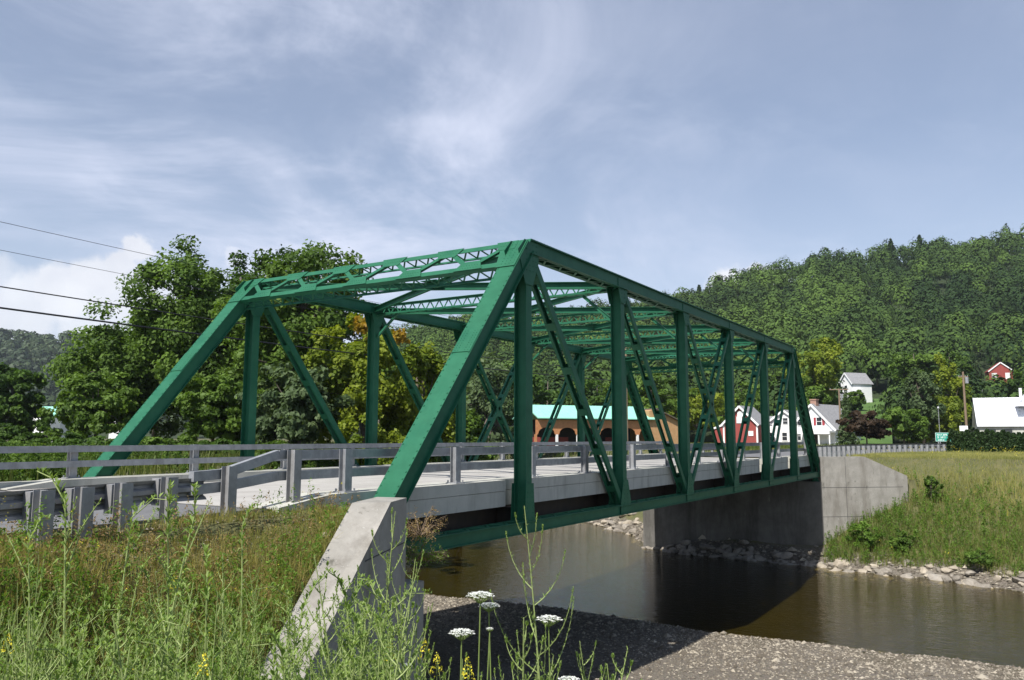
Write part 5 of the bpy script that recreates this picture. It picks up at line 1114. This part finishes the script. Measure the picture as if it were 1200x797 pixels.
# queen anne's lace
def umbel_flower(px, py, D, wpx, lab, seed, side=0):
    rs = np.random.RandomState(seed); p = at(px, py, D); zg = float(height(p.x, p.y)); b = empty('white_flower', (p.x, p.y, zg)); tag(b, lab, 'flower'); h = p.z-zg; r = wpx/2*D/FPX
    st = MB(); lean = (rs.uniform(-.03, .03), rs.uniform(-.03, .03)); st.tube([(lean[0]*3, lean[1]*3, 0), (lean[0], lean[1], h*.5), (0, 0, h-r*.75)], [.004, .003, .0025], 6)
    rays = []
    for i in range(26):
        a = i*2.4; rr = r*.93*math.sqrt((i+.5)/26); e = (rr*math.cos(a), rr*math.sin(a), h-.16*r*(rr/r)**2*1.6); st.tube([(0, 0, h-r*.75), (e[0]*.6, e[1]*.6, h-r*.42), e], [.0012, .001, .0008], 4, False); rays.append(e)
    so_ = st.build('stem', 'stem', b); m = MB()
    for e in rays:
        for k in range(20):
            a = rs.uniform(0, 6.28); q = r*.20*math.sqrt(rs.rand()); c = Vector((e[0]+q*math.cos(a), e[1]+q*math.sin(a), e[2]+.003+rs.uniform(-.001, .003)-q*.12)); s = r*.045
            m.add([c+Vector((math.cos(t)*s, math.sin(t)*s, rs.uniform(-.3, .3)*s)) for t in (0, 1.26, 2.51, 3.77, 5.03)], [(0, 1, 2, 3, 4)])
    m.build('flower_head', 'petal', b)
    return b
umbel_flower(563, 695, 3.1, 33, 'highest flat white flower head before the shaded gravel', 1); umbel_flower(573, 708, 3.15, 25, 'white flower head just under the highest one', 2)
umbel_flower(541, 739, 2.9, 31, 'white flower head at the lower left of the river weed', 3); umbel_flower(643, 723, 3.2, 31, 'white flower head in front of the tallest river weed', 4)
umbel_flower(477, 779, 3.4, 13, 'small white flower head by the wall step', 5); umbel_flower(667, 795, 3.0, 28, 'white flower head at the very bottom edge', 6)
umbel_flower(574, 737, 3.1, 9, 'tiny greenish white bud between the larger flower heads', 7)
# goldenrod
def goldenrod(px, py, D, lab, seed, h=.09):
    rs = np.random.RandomState(seed); p = at(px, py, D); zg = float(height(p.x, p.y)); b = empty('goldenrod', (p.x, p.y, zg)); tag(b, lab, 'flower'); H_ = p.z-zg; st = MB(); st.tube([(0, 0, 0), (.01, 0, H_*.5), (0, 0, H_)], [.004, .003, .001], 5); so_ = st.build('stem', 'stem', b)
    n = 70; t = rs.rand(n); a = rs.uniform(0, 6.28, n); r = .026*(1-t)+.004; mesh_np('flower_head', leaf_quads(np.stack([r*np.cos(a), r*np.sin(a), H_-h*(1-t)], 1), .005, rs), 4, 'yellow', None, b)
    k = 50; t = rs.uniform(.15, .95, k); az = np.arange(k)*2.4; D0 = np.stack([np.cos(az)*.8, np.sin(az)*.8, az*0+.6], 1); mesh_np('leaves', lance(np.stack([t*0, t*0, t*(H_-h*.5)], 1), D0, np.full(k, .07), np.full(k, .013), .6, rs), 4, 'forb', np.repeat(rs.uniform(.3, 1, k), 2), b)
for i, (px, py, D, lab) in enumerate(((498, 748, 3.6, 'yellow flowering stem just left of the shaded gravel'), (512, 765, 3.3, 'low yellow flowering stem at the bottom edge'), (548, 770, 3.2, 'greenish yellow stem below the lower left white flower'), (10, 742, 3.4, 'yellow flower spike in the bottom left corner'), (205, 672, 4.5, 'yellow flowers in the middle of the embankment'), (240, 765, 3.1, 'yellow flowers low on the embankment near the bottom edge'), (458, 752, 3.6, 'yellow flower beside the wing wall foot'))): goldenrod(px, py, D, lab, 40+i)
k = rs.choice(len(xy), 520, replace=False); pp = np.column_stack([xy[k], height(xy[k, 0], xy[k, 1])+rs.uniform(.25, .6, 520)]); pp = np.repeat(pp, 7, 0)+rs.normal(0, .018, (3640, 3)); tag(mesh_np('yellow_wildflowers', leaf_quads(pp, .0075, rs), 4, 'yellow'), 'scattered tiny yellow blossoms in the embankment grass', 'wildflowers', kind='stuff')
# dry shrub hanging over the abutment corner
def twiggy(name, loc, r, seed, lab, n=260, matn='deadleaf'):
    rs = np.random.RandomState(seed); b = empty(name, loc); tag(b, lab, 'shrub'); st = MB(); L_ = []
    for i in range(26):
        d = rs.normal(size=3); d[2] = abs(d[2])*.5; d /= np.linalg.norm(d); e = d*r*rs.uniform(.5, 1.1); st.tube([(0, 0, 0), tuple(e*.5+np.array([0, 0, .08])), tuple(e)], [.006, .004, .002], 4, False)
        for j in range(5): q = e*rs.uniform(.4, 1); f = q+rs.normal(0, .12, 3); st.tube([tuple(q), tuple(f)], [.0025, .0012], 4, False); L_ += [q+(f-q)*u for u in rs.rand(n//26)]
    st.build('stem', 'wood', b); L_ = np.array(L_); mesh_np('leaves', leaf_quads(L_+rs.normal(0, .02, L_.shape), .016, rs), 4, matn, rs.uniform(0, 1, len(L_)), b)
p = at(492, 628, 14.6); twiggy('dry_shrub', p, .62, 5, 'brown twiggy shrub hanging over the corner of the near abutment')
p = at(490, 655, 14.4); twiggy('dry_shrub', p, .5, 6, 'lower yellowish twiggy shrub beside the near abutment corner', matn='forb')
# weeds at the foot of the near abutment and over the wing wall
q = np.column_stack([rs.uniform(-5.5, .4, 900), rs.uniform(-4.5, -1.0, 900)]); q = q[off_wall(q, .1) & ~inner(q)]
if len(q): forbs('wall_weeds', q, 1.1, 60, .03, 'forb', 'tangled green weeds at the foot of the near wing wall', rs, .45)
# far bank: long grass, leafy plants, yellow blossoms
q = np.column_stack([rs.uniform(34, 64, 150000), rs.uniform(-32, 1, 150000)]); zq_ = height(q[:, 0], q[:, 1]); sx_ = q[:, 0]-shore_far(q[:, 1])
s2_ = (q[:, 0]-38.06)*d2.x+(q[:, 1]+.3)*d2.y; p2_ = -((q[:, 0]-38.06)*n2.x+(q[:, 1]+.3)*n2.y)
ok = visible(q, 80) & (sx_ > .55+.8*fbm(q[:, 0], q[:, 1], 2, 2, 8)) & (q[:, 1] < edge(q[:, 0])-.5) & ~((p2_ > -.08) & (p2_ < .6) & (s2_ < 5.6)) & ~((q[:, 1] > -.5) & (q[:, 0] < 40)); q = q[ok]; zq_ = zq_[ok]; p2_ = p2_[ok]; s2_ = s2_[ok]
n = len(q); behind = (p2_ > .5) & (s2_ < 5.5); hq = rs.uniform(.35, .95, n)*np.where(behind, .3, 1)*(1-.72*sstep(-1.2, .55, zq_))*(.7+.9*np.clip(fbm(q[:, 0], q[:, 1], 4, 2, 6)+.2, 0, .6)); tq = .38+.42*sstep(-3.4, -.5, zq_)+1.0*fbm(q[:, 0], q[:, 1], 3.5, 3, 14)+rs.uniform(-.25, .25, n)
tag(mesh_np('bank_grass', blades(q, zq_-.03, hq, rs.uniform(.010, .028, n), rs, .3), 4, 'grassf', np.repeat(tq, 2)), 'long pale green and straw grass covering the far bank at the right', 'grass', kind='stuff')
pick = q[(rs.rand(n) < .05*(sstep(.2, -3, zq_)*1.9))]; forbs('bank_plants', pick, .9, 30, .055, 'forb', 'broad-leaved green plants low on the far bank', rs, .35)
pp = q[rs.choice(n, 130, replace=False)]; pp = np.column_stack([pp, height(pp[:, 0], pp[:, 1])+rs.uniform(.25, .6, 130)]); pp = np.repeat(pp, 8, 0)+rs.normal(0, .06, (1040, 3)); tag(mesh_np('bank_wildflowers', leaf_quads(pp, .022, rs), 4, 'yellow'), 'yellow blossoms dotted over the far bank', 'wildflowers', kind='stuff')
def ground_hit(px, py):
    for D in np.arange(15, 140, .4):
        c = at(px, py, D)
        if c.z < float(height(c.x, c.y)): return c, D
    return c, D
for px, pt, pb, wp_, lm, lab in ((1018, 612, 646, 46, 'forb', 'bright leafy shrub low on the bank below the far wing wall'), (1092, 555, 592, 24, 'leafm', 'dark leafy bush standing in the pale grass of the far bank'), (1060, 622, 652, 40, 'leafm', 'leafy shrub on the lower bank above the pale rocks'), (1150, 640, 668, 44, 'leafm', 'low green shrub at the right shore above the rocks')):
    c_, D = ground_hit(px, pb); h = (pb-pt)*D/FPX*1.15; r_ = wp_/2*D/FPX
    tree('shrub', (c_.x, c_.y, c_.z-.1), h, r_, lab, leafm=lm, nleaf=2600, nclump=36, leaf=.06, trunk_h=.1, seed=int(px), cat='shrub', low=-1, trunk_r=.02)
# upstream banks and road verges
q = np.column_stack([rs.uniform(-16, 36, 60000), rs.uniform(10.4, 44, 60000)]); zq_ = height(q[:, 0], q[:, 1]); ok = visible(q, 80) & (zq_ > -3.9); q = q[ok]; zq_ = zq_[ok]; n = len(q)
tag(mesh_np('verge_grass', blades(q, zq_-.03, rs.uniform(.3, .8, n), rs.uniform(.02, .05, n), rs, .3), 4, 'grassf', np.repeat(.12+.9*fbm(q[:, 0], q[:, 1], 4, 3, 15)+rs.uniform(-.2, .2, n), 2)), 'green grass on the verge behind the far railing', 'grass', kind='stuff')
forbs('verge_brush', q[(rs.rand(n) < .22) & (fbm(q[:, 0], q[:, 1], 5, 3, 44) > .0)], 1.0, 40, .075, 'leafm', 'leafy green brush between the far railing and the trees', rs, .25)
q = np.column_stack([rs.uniform(38, 130, 60000), rs.uniform(9.8, 90, 60000)]); zq_ = height(q[:, 0], q[:, 1]); ok = visible(q, 40) & (zq_ > -4) & (np.hypot(q[:, 0]-CAM.x, q[:, 1]-CAM.y) < 150) & ((q[:, 1] > 20) | (fbm(q[:, 0], q[:, 1], 9, 2, 3) > 0)); q = q[ok]; zq_ = zq_[ok]; n = len(q)
tag(mesh_np('field_grass', blades(q, zq_-.03, rs.uniform(.2, .6, n), rs.uniform(.04, .10, n), rs, .3), 4, 'grassf', np.repeat(.15+.9*fbm(q[:, 0], q[:, 1], 8, 3, 15)+rs.uniform(-.2, .2, n), 2)), 'grass of the field and bank beyond the bridge', 'grass', kind='stuff')
q = np.column_stack([rs.uniform(60, 150, 50000), rs.uniform(-40, 20, 50000)]); ok = visible(q, 80) & ((q[:, 1] < edge(q[:, 0])-.6) | (q[:, 1] > edge(q[:, 0])+9.6)); q = q[ok]; zq_ = height(q[:, 0], q[:, 1]); n = len(q)
tag(mesh_np('roadside_grass', blades(q, zq_-.03, rs.uniform(.1, .3, n), rs.uniform(.03, .08, n), rs, .3), 4, 'grassf', np.repeat(.55+.9*fbm(q[:, 0], q[:, 1], 8, 3, 18)+rs.uniform(-.2, .2, n), 2)), 'grass beside the road where it bends past the guardrail', 'grass', kind='stuff')

# ------------------------------------------------------------------ air
hm = bpy.data.materials.new('haze'); hm.use_nodes = True; t = hm.node_tree; t.nodes.clear(); o = N('ShaderNodeOutputMaterial', t); v = N('ShaderNodeVolumePrincipled', t)
v.inputs['Color'].default_value = (.80, .88, 1.0, 1); v.inputs['Density'].default_value = .00011; v.inputs['Anisotropy'].default_value = .2; t.links.new(v.outputs[0], o.inputs['Volume'])
M['haze'] = hm; m = MB(); m.box(-3200, 4200, -3200, 4200, -8.5, 175); tag(m.build('haze', 'haze'), 'faint blue summer haze over the valley', 'haze', kind='stuff')
